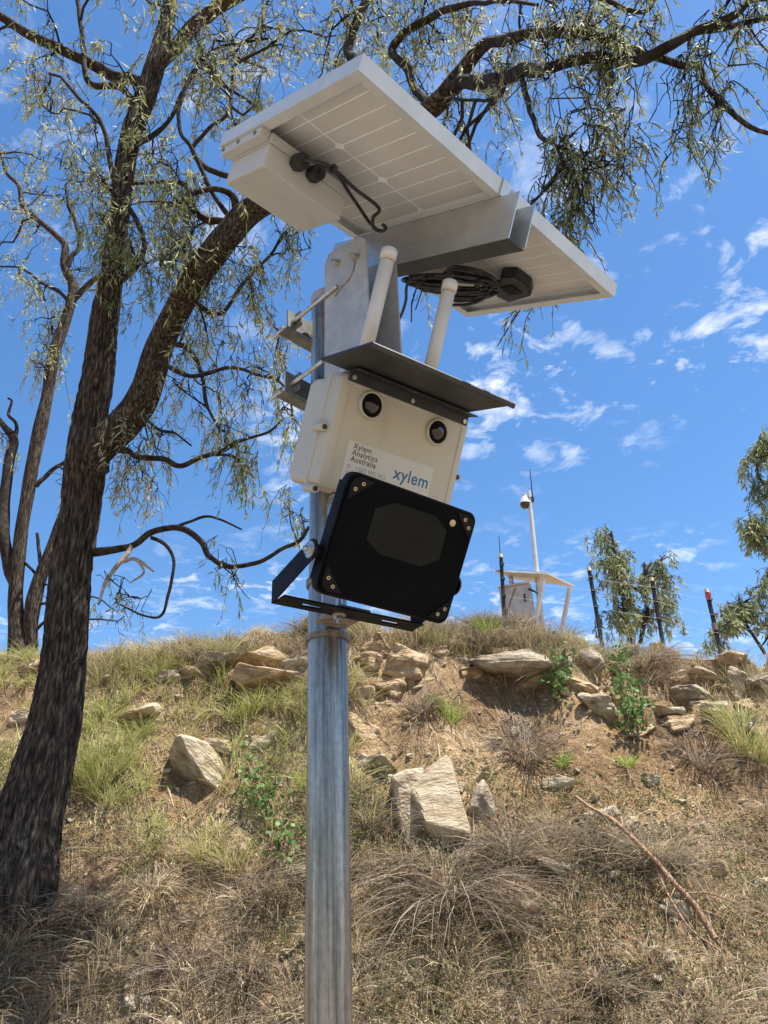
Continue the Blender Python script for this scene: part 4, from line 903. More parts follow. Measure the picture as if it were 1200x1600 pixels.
for a in [(205, 235, 55, 70, .2, 50), (180, 380, 50, 65, .2, 52), (192, 440, 40, 50, .0, 44), (285, 345, 42, 55, -.2, 40), (258, 455, 48, 42, -.2, 44), (238, 320, 52, 55, -.2, 44), (235, 390, 40, 50, -.3, 36),
          (36, 165, 38, 60, .4, 34, 1.35), (60, 130, 30, 30, .4, 14, 1.3), (150, 45, 32, 40, .5, 20, 1.2), (110, 240, 36, 50, .5, 18, 1.1), (340, 130, 60, 60, .1, 44), (400, 80, 70, 50, 0, 50), (420, 160, 60, 40, 0, 34), (470, 50, 60, 44, .1, 44), (505, 110, 40, 36, .1, 24),
          (300, 190, 50, 50, .0, 34), (340, 230, 45, 45, .1, 26), (540, 40, 50, 40, .1, 34), (610, 45, 50, 40, .1, 34), (660, 95, 50, 50, -.2, 44), (720, 60, 50, 45, -.2, 40), (740, 165, 50, 38, -.4, 36), (690, 30, 60, 26, -.1, 26), (665, 140, 36, 36, -.4, 24), (770, 100, 40, 34, -.5, 22),
          (375, 450, 34, 60, -.2, 24), (405, 520, 34, 50, -.3, 24), (400, 610, 36, 40, -.3, 22), (440, 560, 22, 40, -.4, 12), (215, 745, 28, 52, .1, 24), (205, 700, 20, 30, .1, 10), (375, 765, 26, 56, -.2, 28), (355, 690, 30, 26, -.2, 12), (310, 640, 40, 34, -.1, 20), (440, 680, 22, 32, -.3, 14), (458, 785, 18, 24, -.4, 7), (462, 410, 12, 36, -.3, 8), (500, 372, 22, 16, -.3, 7), (230, 690, 24, 30, 0, 12), (365, 935, 14, 24, -.3, 5), (195, 945, 22, 20, 0, 6),
          (925, 175, 46, 52, -.8, 40), (885, 245, 36, 50, -.8, 30), (918, 325, 28, 46, -.8, 32), (932, 378, 16, 24, -.8, 12), (1000, 235, 44, 36, -.9, 32), (1062, 215, 18, 40, -.9, 16), (1090, 180, 34, 34, -.9, 16), (985, 285, 26, 24, -.9, 12), (870, 40, 70, 36, -.7, 40), (960, 40, 50, 30, -.8, 22), (1025, 35, 34, 30, -1, 18), (1138, 92, 30, 36, -1.1, 18), (1180, 45, 20, 20, -1.1, 6), (850, 150, 56, 26, -.7, 22), (940, 140, 40, 26, -.8, 18), (830, 60, 50, 34, -.6, 26), (965, 190, 30, 36, -.9, 16), (1070, 130, 26, 22, -.9, 8),
          (762, 540, 13, 48, -.6, 7), (646, 500, 12, 40, -.5, 6), (640, 460, 14, 20, -.5, 4), (285, 560, 26, 36, -.1, 12), (345, 520, 26, 36, -.2, 14), (300, 420, 30, 30, -.2, 12), (125, 330, 30, 40, .4, 14), (155, 300, 30, 30, .3, 14),
          # canopy just above the frame
          (250, -110, 90, 50, .4, 26), (430, -100, 90, 50, 0, 26), (620, -100, 90, 50, -.2, 22), (-80, 100, 60, 90, .3, 18), (1260, 60, 60, 80, -1.2, 16)]:
    cl(*a)
tree('gum_tree', 'big dark barked gum tree leaning over at left with drooping narrow leaves', BIG_TRUNK, BIG_LIMBS, CL, dead=BIG_DEAD, dspread=.8)

D2 = 11.2
T2 = [(30, 1035, D2, 40), (26, 975, D2, 34), (24, 920, D2, 29), (32, 840, D2, 21), (42, 780, D2, 20), (48, 740, D2, 20), (62, 675, D2, 21), (74, 620, D2, 18), (86, 550, D2, 18), (106, 492, D2, 16), (115, 450, D2, 14), (100, 415, D2, 12), (102, 385, D2, 10), (90, 370, D2, 9), (55, 340, D2, 8), (35, 320, D2, 7), (29, 290, D2, 6), (10, 270, D2, 5), (0, 235, D2, 4)]
T2L = [[(24, 930, D2, 18), (14, 858, D2, 20), (8, 767, D2, 17), (12, 717, D2, 15), (20, 685, D2, 13), (9, 665, D2, 10), (-6, 648, D2, 8)],
       [(20, 690, D2, 7), (25, 663, D2, 6), (14, 648, D2, 5), (18, 627, D2, 4), (12, 622, D2, 3)],
       [(42, 1020, D2, 26), (50, 980, D2, 25), (60, 930, D2, 22), (84, 850, D2, 17), (100, 800, D2 + .1, 15), (130, 720, D2 + .2, 10)],
       [(56, 760, D2, 8), (75, 737, D2, 7), (108, 719, D2, 5)],
       [(-6, 848, D2, 6), (33, 875, D2, 5), (72, 914, D2, 4)], [(58, 833, D2, 5), (62, 885, D2, 6)],
       [(112, 470, D2, 10), (150, 437, D2, 8), (180, 422, D2, 6)], [(104, 420, D2, 8), (125, 372, D2, 7), (110, 322, D2, 6), (104, 288, D2, 4)], [(26, 1010, D2, 14), (4, 1030, D2, 9), (-8, 1050, D2, 6)],
       [(70, 470, D2, 4), (60, 440, D2, 4), (95, 460, D2, 6), (110, 480, D2, 7)]]
C2 = [(70, 470, 36, 40, D2, 22, 1.2), (45, 530, 32, 44, D2, 24, 1.25), (25, 590, 26, 40, D2, 14, 1.2), (30, 240, 34, 50, D2, 24, 1.35), (60, 330, 30, 30, D2, 12, 1.2), (25, 380, 26, 40, D2, 12, 1.1), (95, 580, 24, 36, D2, 10, 1.2), (10, 700, 20, 40, D2, 8, 1.1), (110, 300, 30, 40, D2, 12, 1.1), (-40, 450, 40, 80, D2, 18, 1.1), (160, 770, 30, 40, D2, 8), (170, 960, 24, 24, D2, 7), (140, 430, 26, 30, D2, 10)]
tree('gum_tree', 'slender multi stemmed gum tree on the crest behind the big trunk', T2, T2L, C2, trunk_seg=18, leaf=(.10, .18, .014, .022), strand=(.3, .9), dspread=.7, twig_r=.006)

FG = np.array([[.24, .28, .13], [.18, .22, .10], [.30, .33, .17], [.36, .36, .21], [.14, .175, .08]])
D3 = 22.0
tree('gum_sapling', 'young gum tree beyond the fence between the second and third pickets', [(985, 1010, D3, 9), (978, 960, D3, 8), (970, 910, D3, 7), (962, 870, D3, 5), (955, 830, D3, 3)],
     [[(1000, 1005, D3, 7), (1010, 960, D3, 6), (1006, 925, D3, 5), (1008, 880, D3, 3)], [(1008, 965, D3, 4), (1030, 945, D3, 4), (1042, 905, D3, 3)], [(1006, 930, D3, 4), (990, 918, D3, 3), (978, 905, D3, 3)]],
     [(952, 845, 20, 24, D3, 20), (962, 878, 26, 26, D3, 30), (945, 890, 18, 26, D3, 20), (960, 925, 24, 26, D3, 24), (985, 950, 30, 24, D3, 26), (968, 975, 26, 20, D3, 18), (1000, 980, 26, 18, D3, 18), (1022, 888, 16, 14, D3, 12), (1045, 885, 14, 16, D3, 14), (1048, 915, 14, 14, D3, 10), (1030, 945, 16, 14, D3, 8), (1055, 960, 14, 12, D3, 8), (1030, 985, 30, 14, D3, 16)],
     dens=1.9, trunk_seg=10, leaf=(.16, .30, .035, .06), strand=(.3, .7), dspread=.9, twig_r=.008, tints=FG, per=(8, 14))
tree('gum_tree', 'tall gum tree cut off by the right edge of the photo above the last picket', [(1300, 1060, 19, 20), (1285, 960, 19, 18), (1265, 860, 19, 16), (1250, 760, 19, 12), (1235, 690, 19, 7), (1225, 650, 19, 4)],
     [[(1270, 880, 19, 9), (1230, 860, 19, 7), (1190, 835, 19, 5), (1165, 815, 19, 3)], [(1250, 780, 19, 8), (1215, 765, 19, 6), (1190, 750, 19, 4)], [(1240, 710, 19, 5), (1205, 700, 19, 4), (1190, 690, 19, 3)], [(1275, 920, 19, 7), (1230, 910, 19, 5), (1200, 890, 19, 3)]],
     [(1190, 700, 20, 22, 19, 26), (1180, 730, 16, 24, 19, 22), (1195, 770, 18, 26, 19, 24), (1172, 832, 18, 18, 19, 20), (1192, 850, 18, 22, 19, 24), (1195, 885, 16, 18, 19, 16), (1225, 740, 26, 50, 19, 30), (1230, 850, 30, 50, 19, 30), (1250, 700, 30, 40, 19, 24)],
     dens=1.7, trunk_seg=12, leaf=(.15, .28, .03, .05), strand=(.3, .8), dspread=.9, twig_r=.008, tints=FG)
tree('gum_sapling', 'small gum tree at the right edge behind the last fence picket', [(1196, 1022, 18, 6), (1180, 998, 18, 5), (1166, 975, 18, 4), (1160, 955, 18, 3), (1158, 940, 18, 2)],
     [[(1172, 985, 18, 3), (1150, 975, 18, 3), (1125, 962, 18, 2)], [(1190, 1010, 18, 3), (1205, 985, 18, 3), (1215, 960, 18, 2)]],
     [(1150, 945, 24, 16, 18, 26), (1132, 965, 18, 14, 18, 18), (1165, 965, 20, 16, 18, 20), (1190, 975, 18, 16, 18, 18), (1200, 950, 16, 18, 18, 14), (1125, 1000, 16, 12, 18, 10), (1115, 1012, 14, 10, 18, 8)],
     dens=1.8, trunk_seg=8, leaf=(.13, .24, .032, .05), strand=(.2, .5), dspread=.7, twig_r=.006, tints=FG, per=(8, 14))

# ================================================================== things on the crest
def up_at(px, py, px2, py2, d):
    a = at(px, py, d); b = at(px2, py2, d); return a, float(b[2] - a[2])
PK = [(788, 968, 782, 868, 13.0, 'fence picket nearest the cabinet, with a thin whip aerial on top'), (936, 982, 920, 889, 13.2, 'black fence picket with cream cap just right of the shelter roof'),
      (1035, 1002, 1018, 905, 13.2, 'black fence picket in front of the young gum tree'), (1128, 1028, 1104, 923, 13.0, 'rightmost black fence picket with pink tape tied near its top')]
TOPS = []
for i, (a, b, c, e, dd, lab) in enumerate(PK):
    A = at(a, b, dd); Bt = at(c, e, dd); ax = Vector(Bt - A); hgt = ax.length
    Mq = np.array(ax.to_track_quat('Z', 'Y').to_matrix())
    r = thing('fence_picket', lab, 'fence picket', Mq, A, 'pickets along the crest'); TOPS.append((A, Bt))
    bm = bmesh.new()
    for k in range(3):
        an = k * 2 * math.pi / 3 + .5; c_, s_ = math.cos(an), math.sin(an)
        P = [(-s_ * .006, c_ * .006), (c_ * .040 - s_ * .006, s_ * .040 + c_ * .006), (c_ * .040 + s_ * .006, s_ * .040 - c_ * .006), (s_ * .006, -c_ * .006)]
        prism(bm, P, 2, -.5, hgt)
    part('star_post', bm, M_PICKET, r)
    bm = bmesh.new(); cyl(bm, (0, 0, hgt - .04), (0, 0, hgt + .025), .044, .036, seg=12); part('cap', bm, M_CAP, r)
    for f_ in (.35, .62, .85):
        bm = bmesh.new(); box(bm, (-.05, -.052, hgt * f_ - .02), (.012, .0, hgt * f_ + .02)); part('insulator', bm, M_PICKET, r)
    if i == 0: part('whip_aerial', C((0.03, 0, hgt - .1), (0.03, 0, hgt + .42), .010, .006, seg=8), M_PICKET, r)
    if i == 3:
        bm = bmesh.new(); cyl(bm, (0, 0, hgt - .17), (0, 0, hgt - .07), .046, seg=10); box(bm, (-.13, -.01, hgt - .16), (-.03, .01, hgt - .08)); part('pink_tape', bm, M_PINK, r)
        bm = bmesh.new(); cyl(bm, (0, 0, hgt * .40), (0, 0, hgt * .50), .052, seg=10); part('tape_roll', bm, M_RUST, r)
fw = thing('fence_wire', 'thin wire strands strung between the crest pickets', 'wire', loc=tuple(TOPS[0][0])); c0 = TOPS[0][0]
for f_ in (.35, .62, .85):
    pts = [A + (Bq - A) * f_ + np.array([0, -.05, 0]) for A, Bq in TOPS]; pts.append(pts[-1] * 2 - pts[-2])
    P = []
    for a, b in zip(pts[:-1], pts[1:]):
        for t in np.linspace(0, 1, 10)[:-1]: P.append(a + (b - a) * t - np.array([0, 0, .12 * t * (1 - t)]))
    P.append(pts[-1]); tube('strand', np.array(P) - c0, .0017, M_CAB, fw, 5)

dd = 13.6
A = at(836, 968, dd); k = depth_of(A) / FPX
cb_ = thing('equipment_cabinet', 'grey metal equipment cabinet under a sloping shelter roof on the crest', 'cabinet', rot(math.radians(-18), 0), at(811, 968, dd))
part('body', B((-.28, -.2, -.3), (.28, .25, .60), .015), M_CAB, cb_)
part('door', B((-.255, -.212, -.02), (.255, -.202, .57), .004), M_CAB, cb_)
part('lid', B((-.30, -.22, .602), (.30, .27, .64), .01), M_CAB, cb_)
bm = bmesh.new(); prism(bm, [(-.25, -.03), (-.22, -.03), (.05, .55), (.02, .55)], 1, -.222, -.213); part('brace', bm, M_RUST, cb_)
part('handle', B((.17, -.235, .25), (.20, -.2125, .40), .003), M_PICKET, cb_)
sh = thing('shelter_roof', 'sloping sheet metal shelter roof on slanted legs over the cabinet', 'shelter', loc=tuple(at(838, 975, dd))); c0 = np.array(sh.location)
def quad_plate(bm, pts, th):
    a = [bm.verts.new(p) for p in pts]; b = [bm.verts.new(np.array(p) + np.array([0, 0, th])) for p in pts]
    bm.faces.new(a); bm.faces.new(b[::-1])
    for i in range(4): bm.faces.new((a[i], a[(i + 1) % 4], b[(i + 1) % 4], b[i]))
bm = bmesh.new(); quad_plate(bm, [at(771, 893, 13.0) - c0, at(855, 897, 13.2) - c0, at(898, 917, 14.4) - c0, at(806, 906, 14.2) - c0], .035); part('roof_sheet', bm, M_CAB, sh)
for a, b, d_ in (((849, 905), (836, 975), 13.0), ((890, 918), (878, 985), 13.9), ((797, 898), (803, 930), 13.6)):
    bm = bmesh.new(); p0, p1 = at(*a, d_) - c0, at(*b, d_) - c0; cyl(bm, p0, p1, .045, seg=4); part('leg', bm, M_CAB, sh)
tube('arch_brace', smooth_path([at(803, 915, 13.5), at(830, 922, 13.3), at(846, 930, 13.0)]) - c0, .02, M_PICKET, sh)
A = at(846, 968, dd); Bt = at(826, 768, dd); ax = Vector(Bt - A)
cp = thing('camera_mast', 'thin white mast with a dome camera and whip aerial behind the cabinet', 'mast', np.array(ax.to_track_quat('Z', 'Y').to_matrix()), A); hh = ax.length
part('mast_tube', C((0, 0, -.4), (0, 0, hh), .052, .042, seg=16), M_WHITE, cp, False)
part('whip_aerial', C((0.0, -.07, hh - .25), (0.0, -.07, hh + .52), .014, .008, seg=8), M_PICKET, cp)
bm = bmesh.new(); box(bm, (-.04, -.09, hh - .22), (.05, .05, hh - .14)); part('aerial_clamp', bm, M_PICKET, cp)
dq = np.array(ax.to_track_quat('Z', 'Y').to_matrix()).T @ (at(820, 785, dd) - A); mq = dq.copy(); dm = part('dome_camera', C((dq[0], dq[1], dq[2] - .03), (dq[0], dq[1], dq[2] + .12), .115, .06, seg=24), M_WHITE, cp)
bm = bmesh.new(); bmesh.ops.create_uvsphere(bm, u_segments=20, v_segments=12, radius=.098, matrix=Matrix.Translation((dq[0], dq[1], dq[2] - .045))); part('dome_glass', bm, M_LENS, dm, True)
bm = bmesh.new(); cyl(bm, (dq[0], dq[1], dq[2] + .12), (dq[0], dq[1], dq[2] + .17), .05, seg=16); cyl(bm, (dq[0], dq[1], dq[2] + .145), (0, 0, dq[2] + .145), .032, seg=12); part('camera_arm', bm, M_WHITE, dm)

# fallen branch
fb = thing('fallen_branch', 'bare reddish fallen branch lying diagonally across the lower right slope', 'branch', loc=tuple(ground(1000, 1370))); c0 = np.array(fb.location)
def lay(pts, h):
    out = []
    for i, (a, b) in enumerate(pts):
        g_ = ground(a, b); out.append(g_ + np.array([0, -.03, h if np.isscalar(h) else h[i]]))
    return np.array(out)
P = smooth_path(lay([(902, 1270), (925, 1292), (960, 1318), (990, 1345), (1026, 1380), (1060, 1420), (1090, 1450), (1118, 1482)], [.10, .12, .14, .15, .14, .13, .10, .05]), 6)
tube('main_stem', P - c0, np.linspace(.011, .020, len(P)) * (1 + .18 * vn(np.arange(len(P)) * .8, 0, 0, 4)), M_FALLEN, fb, 10)
for pts, r0, r1 in (([(1028, 1384), (1040, 1415), (1060, 1455), (1085, 1490), (1130, 1525)], .015, .008), ([(1078, 1432), (1110, 1430), (1150, 1445), (1195, 1462)], .011, .005), ([(975, 1332), (958, 1350), (950, 1382)], .008, .003), ([(1100, 1462), (1130, 1470), (1170, 1490)], .009, .004), ([(1060, 1420), (1046, 1460), (1050, 1500)], .007, .003)):
    P = smooth_path(lay(pts, .12), 6); tube('side_stem', P - c0, np.linspace(r0, r1, len(P)) * .65, M_FALLEN, fb, 8)

# ================================================================== grass and low plants
def blades(cen, n_each, rad, length, width, lean, sag, cols, colmix, down=.0, spread=1.0):
    """curved blades for clumps: cen (K,3). returns verts (N,7,3), colours (N,3)"""
    K = len(cen); N = int(np.sum(n_each)); ci = np.repeat(np.arange(K), n_each)
    az = rng.uniform(0, 2 * np.pi, N); rr = np.sqrt(rng.random(N)) * rad[ci]
    out = np.stack([np.cos(az), np.sin(az), np.zeros(N)], -1)
    base = cen[ci] + out * rr[:, None] * spread
    base[:, 2] = H(base[:, 0], base[:, 1]) - .01
    Ln = length[ci] * rng.uniform(.45, 1.15, N) * np.interp(cen[ci, 1], [7.2, 7.9], [1.0, .75])
    az2 = az + rng.normal(size=N) * .7; hd = np.stack([np.cos(az2), np.sin(az2), np.zeros(N)], -1)
    hd[:, 1] -= down; le = lean * rng.uniform(.2, 1.4, N); sg = sag * rng.uniform(.3, 1.5, N)
    t = np.array([0, .36, .70, 1.0])[None, :, None]
    L3 = Ln[:, None, None]
    P = base[:, None, :] + hd[:, None, :] * L3 * (le[:, None, None] * t + (sg * .8)[:, None, None] * t * t) + np.array([0, 0, 1.0]) * L3 * (t * (1 - .35 * le[:, None, None]) - sg[:, None, None] * t * t)
    gz = H(P[:, :, 0].ravel(), P[:, :, 1].ravel()).reshape(P.shape[:2]); P[:, :, 2] = np.maximum(P[:, :, 2], gz + .004)
    sd = np.cross(hd, rng.normal(size=(N, 3)) * .6 + np.array([0, 0, 1.0])); sd /= np.linalg.norm(sd, axis=1)[:, None] + 1e-9
    w = (width * rng.uniform(.6, 1.3, N))[:, None]
    V = np.stack([P[:, 0] - sd * w * .5, P[:, 0] + sd * w * .5, P[:, 1] - sd * w * .48, P[:, 1] + sd * w * .48, P[:, 2] - sd * w * .32, P[:, 2] + sd * w * .32, P[:, 3]], 1)
    cc = cols[rng.integers(0, len(cols), N)] * (1 - colmix) + cols[rng.integers(0, len(cols), K)][ci] * colmix
    cc = cc * rng.uniform(.72, 1.2, (N, 1))
    return V, cc
FACE = np.array([0, 1, 3, 2, 2, 3, 5, 4, 4, 5, 6])
def build_blades(name, VC, parent=None, origin=None):
    V = np.concatenate([a for a, b in VC]); Cc = np.concatenate([b for a, b in VC]); N = len(V)
    if origin is not None: V = V - origin
    idx = (np.arange(N)[:, None] * 7 + FACE[None, :]).ravel()
    return npmesh(name, V.reshape(-1, 3), idx, np.tile([4, 4, 3], N), M_BLADE, parent, col=np.repeat(Cc, 7, axis=0))
STRAW = np.array([[.52, .41, .25], [.68, .57, .38], [.40, .30, .175], [.31, .215, .125], [.60, .50, .34]])
GREY = np.array([[.29, .225, .165], [.19, .145, .105], [.42, .34, .25], [.25, .19, .135], [.12, .09, .065]])
GRN = np.array([[.33, .35, .10], [.42, .42, .16], [.24, .28, .07], [.54, .46, .25], [.40, .36, .16]])
BRT = np.array([[.26, .36, .07], [.34, .42, .10], [.20, .28, .05]])
def scatter(n, y0=3.6, y1=8.2, m=.62):
    y = np.sqrt(rng.uniform(y0 ** 2, y1 ** 2, n)); x = rng.uniform(-1, 1, n) * (m * y + .7)
    return np.stack([x, y, H(x, y)], -1)
def to_px(P):
    c = (P - EYE) @ CR; return 600 + FPX * c[:, 0] / -c[:, 2], 800 - FPX * c[:, 1] / -c[:, 2]
def greenness(P):
    px, py = to_px(P); g_ = .55 * np.exp(-((px - 230) / 220) ** 2 - ((py - 1140) / 150) ** 2) + .25 * np.exp(-((px - 420) / 120) ** 2 - ((py - 1250) / 120) ** 2)
    g_ += .06 * np.clip((py - 1420) / 120, 0, 1) * np.clip((px - 480) / 200, 0, 1) + .25 * np.exp(-((px - 10) / 60) ** 2 - ((py - 1130) / 80) ** 2)
    return g_ + .22 * vn(P[:, 0] * .9, P[:, 1] * .9, 0, 201)
def bare(P):                                                # 0..1, bare soil and rock
    px, py = to_px(P)
    b_ = .8 * np.exp(-((px - 1010) / 170) ** 2 - ((py - 1130) / 75) ** 2) + .8 * np.exp(-((px - 620) / 90) ** 2 - ((py - 1080) / 60) ** 2) + .75 * np.exp(-((px - 960) / 170) ** 2 - ((py - 1235) / 40) ** 2)
    b_ += .55 * np.exp(-((px - 1130) / 110) ** 2 - ((py - 1065) / 35) ** 2) + .55 * np.exp(-((px - 330) / 90) ** 2 - ((py - 1420) / 50) ** 2)
    b_ += .7 * np.exp(-((px - 400) / 60) ** 2 - ((py - 1045) / 14) ** 2) + .6 * np.exp(-((px - 1120) / 70) ** 2 - ((py - 1420) / 50) ** 2)
    for a in RK[:12] + RK[-1:]: b_ += .95 * np.exp(-((px - a[0]) / (a[2] * .55)) ** 2 - ((py - a[1] - a[3] * .35) / (a[3] * .8)) ** 2)
    b_ += .66 * np.clip((px - 540) / 120, 0, 1) * np.clip((1330 - py) / 60, 0, 1) * np.clip((py - 1020) / 40, 0, 1)
    return b_ + .15 * vn(P[:, 0] * 1.3, P[:, 1] * 1.3, 0, 207)
# dry tussocks
K = scatter(1700); K = K[vn(K[:, 0] * 1.7, K[:, 1] * 1.7, 0, 311) + .35 * vn(K[:, 0] * 4.5, K[:, 1] * 4.5, 0, 312) > -.38]; keep = rng.random(len(K)) > np.clip(bare(K), 0, .97); K = K[keep]; gr = greenness(K)
dry = K[gr < .22]; grn = K[gr >= .14]
sel = rng.random(len(dry)) < .46 + .25 * vn(dry[:, 0] * .8, dry[:, 1] * .8, 0, 333)
A_, B_ = dry[sel], dry[~sel]
def L(n, a, b): return rng.uniform(a, b, n)
VC = [blades(A_, np.clip(rng.lognormal(4.25, .5, len(A_)), 25, 240).astype(int), L(len(A_), .04, .15), L(len(A_), .12, .38), .0044, .55, .50, STRAW, .5, .25),
      blades(B_, np.clip(rng.lognormal(4.45, .55, len(B_)), 30, 300).astype(int), L(len(B_), .04, .16), L(len(B_), .13, .42), .0042, .75, .62, GREY, .5, .45)]
o = build_blades('dry_grass', VC); tag(o, 'dry straw coloured grass covering the bank', 'grass', kind='stuff')
VC = [blades(grn, rng.integers(35, 105, len(grn)), L(len(grn), .04, .14), L(len(grn), .14, .42), .0054, .50, .45, GRN, .5, .15)]
o = build_blades('green_grass', VC); tag(o, 'green and yellowing grass on the left slope', 'grass', kind='stuff')
# straw and leaf litter lying flat
N = 70000; P = scatter(N, 3.5, 8.2); P = P[rng.random(N) > np.clip(bare(P) * .75, 0, .85)]; N = len(P)
az = rng.uniform(0, 2 * np.pi, N); Ln = rng.uniform(.03, .17, N) ; dr = np.stack([np.cos(az), np.sin(az), np.zeros(N)], -1)
t = np.array([-.5, -.15, .2, .5]); Q = P[:, None, :] + dr[:, None, :] * (Ln[:, None] * t[None, :])[..., None]
Q[:, :, 2] = H(Q[:, :, 0].ravel(), Q[:, :, 1].ravel()).reshape(N, 4) + .006 + rng.random((N, 1)) * .04 * np.array([.3, 1, .8, .2])[None, :]
sd = np.stack([-dr[:, 1], dr[:, 0], rng.normal(size=N) * .5], -1); sd /= np.linalg.norm(sd, axis=1)[:, None]; w = rng.uniform(.0015, .0050, N)[:, None]
V = np.stack([Q[:, 0] - sd * w * .5, Q[:, 0] + sd * w * .5, Q[:, 1] - sd * w * .5, Q[:, 1] + sd * w * .5, Q[:, 2] - sd * w * .4, Q[:, 2] + sd * w * .4, Q[:, 3]], 1)
cc = np.vstack([STRAW, GREY, GREY])[rng.integers(0, 15, N)] * .95 * rng.uniform(.7, 1.2, (N, 1))
o = build_blades('straw_litter', [(V, cc)]); tag(o, 'straw and leaf litter lying on the soil', 'litter', kind='stuff')
# crest fringe and tall dry stalks against the sky
px = rng.uniform(100, 1250, 420); fr = []
for q in px:
    zz = np.interp(q, [a for a, b in sky_px], [b for a, b in sky_px]); fr.append(ground(q, zz + rng.uniform(2, 26)))
fr = np.array(fr)
o = build_blades('crest_grass', [blades(fr, rng.integers(20, 60, len(fr)), L(len(fr), .04, .17), L(len(fr), .16, .42), .0046, .40, .34, np.vstack([STRAW, GREY, GRN[:3]]), .55)]); tag(o, 'mixed dry and green grass along the crest', 'grass', kind='stuff')
# foreground stalks and little leafed weeds
st = scatter(330, 3.9, 5.9); px_, py_ = to_px(st)
o = build_blades('dry_stalks', [blades(st, rng.integers(3, 9, len(st)), L(len(st), .03, .12), L(len(st), .18, .45), .0036, .35, .18, STRAW, .3)]); tag(o, 'tall dry seed stalks near the foot of the bank', 'grass', kind='stuff')
wd = scatter(4200, 3.8, 6.4); px_, py_ = to_px(wd); wd = wd[(px_ > 430) | (rng.random(len(wd)) < .25)]
bp = np.repeat(wd, 16, axis=0) + rng.normal(size=(len(wd) * 16, 3)) * np.array([.05, .04, .0]); bp[:, 2] = H(bp[:, 0], bp[:, 1]) + np.abs(rng.normal(size=len(bp))) * .07 + .01
dr = rng.normal(size=(len(bp), 3)); dr[:, 2] = np.abs(dr[:, 2]) * .6; dr /= np.linalg.norm(dr, axis=1)[:, None]
Vl = leaf_cloud(bp, dr, rng.uniform(.016, .036, len(bp)), rng.uniform(.007, .014, len(bp)), None)
WC = np.array([[.13, .16, .05], [.19, .20, .075], [.10, .125, .04], [.26, .24, .11], [.30, .22, .12]])
o = build_leaves('small_weeds', Vl, WC[rng.integers(0, 5, len(bp))] * rng.uniform(.7, 1.2, (len(bp), 1)), None, M_BLADE); tag(o, 'small leafed weeds among the dry grass at the foot', 'weeds', kind='stuff')
# tussocks one can pick out
TF = [(760, 985, 'bright green grass tuft on the crest left of the cabinet', BRT, .12, .46, 260, .30, .22), (1168, 1165, 'large yellow green tussock at the right edge', GRN, .22, .62, 520, .45, .35), (820, 1165, 'grey brown dry tussock left of the tall creeper', GREY, .22, .55, 420, .6, .75),
      (930, 990, 'green grass tuft at the foot of the second picket', GRN, .16, .42, 260, .45, .3), (700, 1105, 'green tuft on bare soil under the floodlight corner', BRT, .12, .34, 160, .5, .4), (345, 975, 'tall green and straw tuft on the crest left of the pole', np.vstack([GRN, STRAW]), .25, .60, 360, .4, .3),
      (1095, 1190, 'dry grey tussock below the ochre rock face', GREY, .24, .50, 420, .6, .7), (700, 1370, 'broad flattened dry tussock below the upright boulder', GREY, .34, .62, 700, .9, .8), (800, 1330, 'shaggy dry tussock between fallen branch and boulder', GREY, .20, .5, 360, .7, .7),
      (1000, 1030, 'dry grass mat hanging over the crest edge', GREY, .40, .55, 620, .8, .9), (660, 1100, 'dark dry tuft just below the ochre boulder', GREY, .14, .40, 240, .6, .6), (62, 1432, 'dry straw tuft growing against the foot of the big trunk', STRAW, .16, .45, 260, .5, .5), (128, 1418, 'grey dry tuft just right of the trunk foot', GREY, .16, .42, 240, .6, .6), (8, 1470, 'straw tuft left below the trunk foot at the photo edge', STRAW, .16, .5, 240, .5, .5), (240, 1390, 'drooping straw tuft hanging at the foot of the big trunk', STRAW, .12, .5, 220, .6, .8),
      (160, 1220, 'tall green tussock against the right side of the trunk', GRN, .22, .65, 420, .35, .3), (980, 1190, 'small bright green tuft below the tall creeper', BRT, .07, .26, 80, .5, .4), (880, 1190, 'small green sprig right of the grey brown tussock', BRT, .06, .26, 70, .5, .4), (440, 965, 'dry straw tuft on the crest touching the pole', STRAW, .22, .55, 300, .4, .3)]
for (a, b, lab, cols, rad, ln, nb, le, sg) in TF:
    p_ = ground(a, b + 8); r_ = bpy.data.objects.new('grass_tuft', None)
    bl = build_blades('grass_tuft', [blades(p_[None], np.array([nb]), np.array([rad * .62]), np.array([ln * .78]), .0056, le, sg, cols, .1, .3)], None, p_); bl.location = p_
    bpy.data.objects.remove(r_); tag(bl, lab, 'grass tuft', 'tufts on the bank')
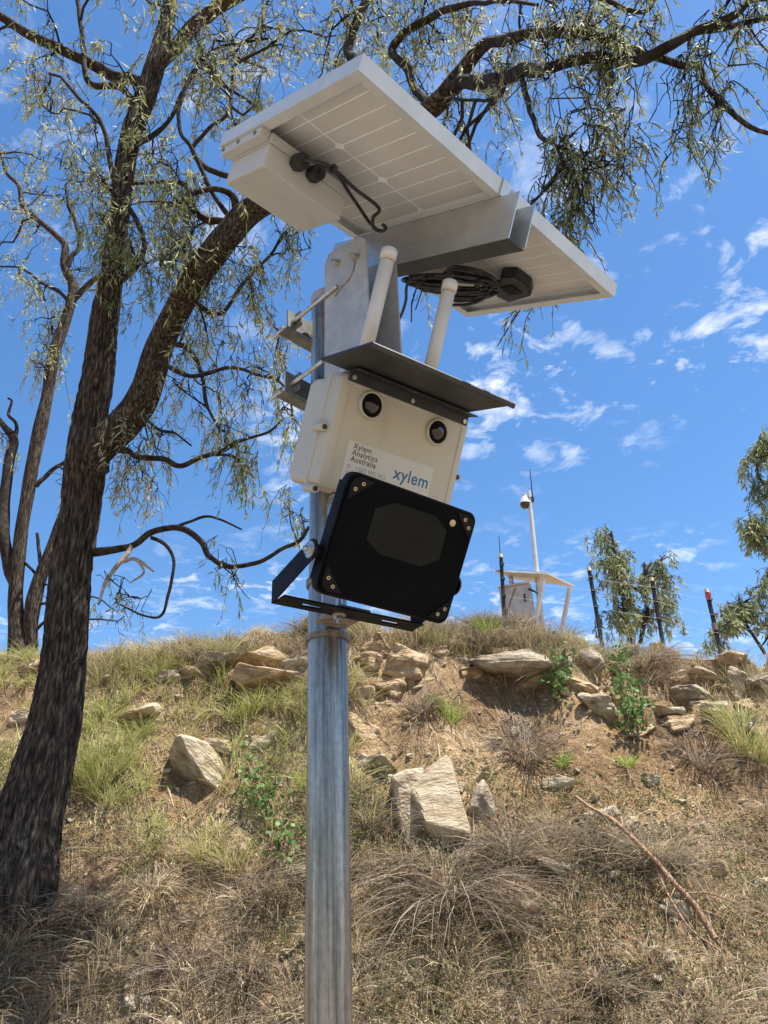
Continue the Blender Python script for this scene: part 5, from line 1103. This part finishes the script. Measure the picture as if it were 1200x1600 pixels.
# creepers
def creeper(label, pts, n):
    r_ = thing('creeper', label, 'plant', loc=tuple(ground(*pts[-1]))); c0 = np.array(r_.location)
    P = lay(pts, .04) + np.array([0, -.10, .03]); Q = smooth_path(P, 6)
    T = Tubes()
    for k in range(4): T.add(Q + np.stack([.05 * vn(np.arange(len(Q)) * .4, k, j, 90 + k) for j in range(3)], -1) - c0, .004, 4)
    T.build('stem', M_FALLEN, r_)
    i = rng.integers(0, len(Q), n); bp = Q[i] + rng.normal(size=(n, 3)) * np.array([.07, .04, .07]) - c0
    dr = rng.normal(size=(n, 3)) * .6 + np.array([0, -.4, -.5]); dr /= np.linalg.norm(dr, axis=1)[:, None]
    Vl = leaf_cloud(bp, dr, rng.uniform(.035, .062, n), rng.uniform(.03, .05, n), None)
    build_leaves('leaves', Vl, np.array([[.10, .19, .05], [.15, .25, .07], [.07, .14, .04]])[rng.integers(0, 3, n)] * rng.uniform(.8, 1.2, (n, 1)), r_, M_BLADE)
creeper('tall leafy green creeper hanging down the ochre rock face', [(962, 1040), (970, 1080), (988, 1112), (978, 1150)], 420)
creeper('short green creeper below the round boulder, left of the tall one', [(872, 1038), (862, 1065), (866, 1090)], 260)
creeper('broad leafed green weed patch just left of the pole', [(390, 1215), (405, 1240), (430, 1265), (445, 1310), (450, 1340)], 240)
# fallen twigs
T = Tubes()
for k in range(170):
    p0 = scatter(1, 4.0, 7.6)[0]; L_ = rng.uniform(.2, .75); a_ = rng.uniform(0, 2 * np.pi); n_ = 9; t_ = np.linspace(-.5, .5, n_)
    x_ = p0[0] + np.cos(a_) * L_ * t_ + .05 * vn(t_ * 4, k, 0, 5); y_ = p0[1] + np.sin(a_) * L_ * .55 * t_ + .05 * vn(t_ * 4, k, 0, 6)
    z_ = H(x_, y_) + .012 + rng.uniform(.0, .10) * (1 - (2 * t_) ** 2)
    r_ = rng.uniform(.0018, .0045); T.add(np.stack([x_, y_, z_], -1), np.linspace(r_, r_ * .5, n_), 5)
o = T.build('fallen_twigs', M_DEAD); tag(o, 'thin dry twigs strewn over the bank', 'twigs', kind='stuff')
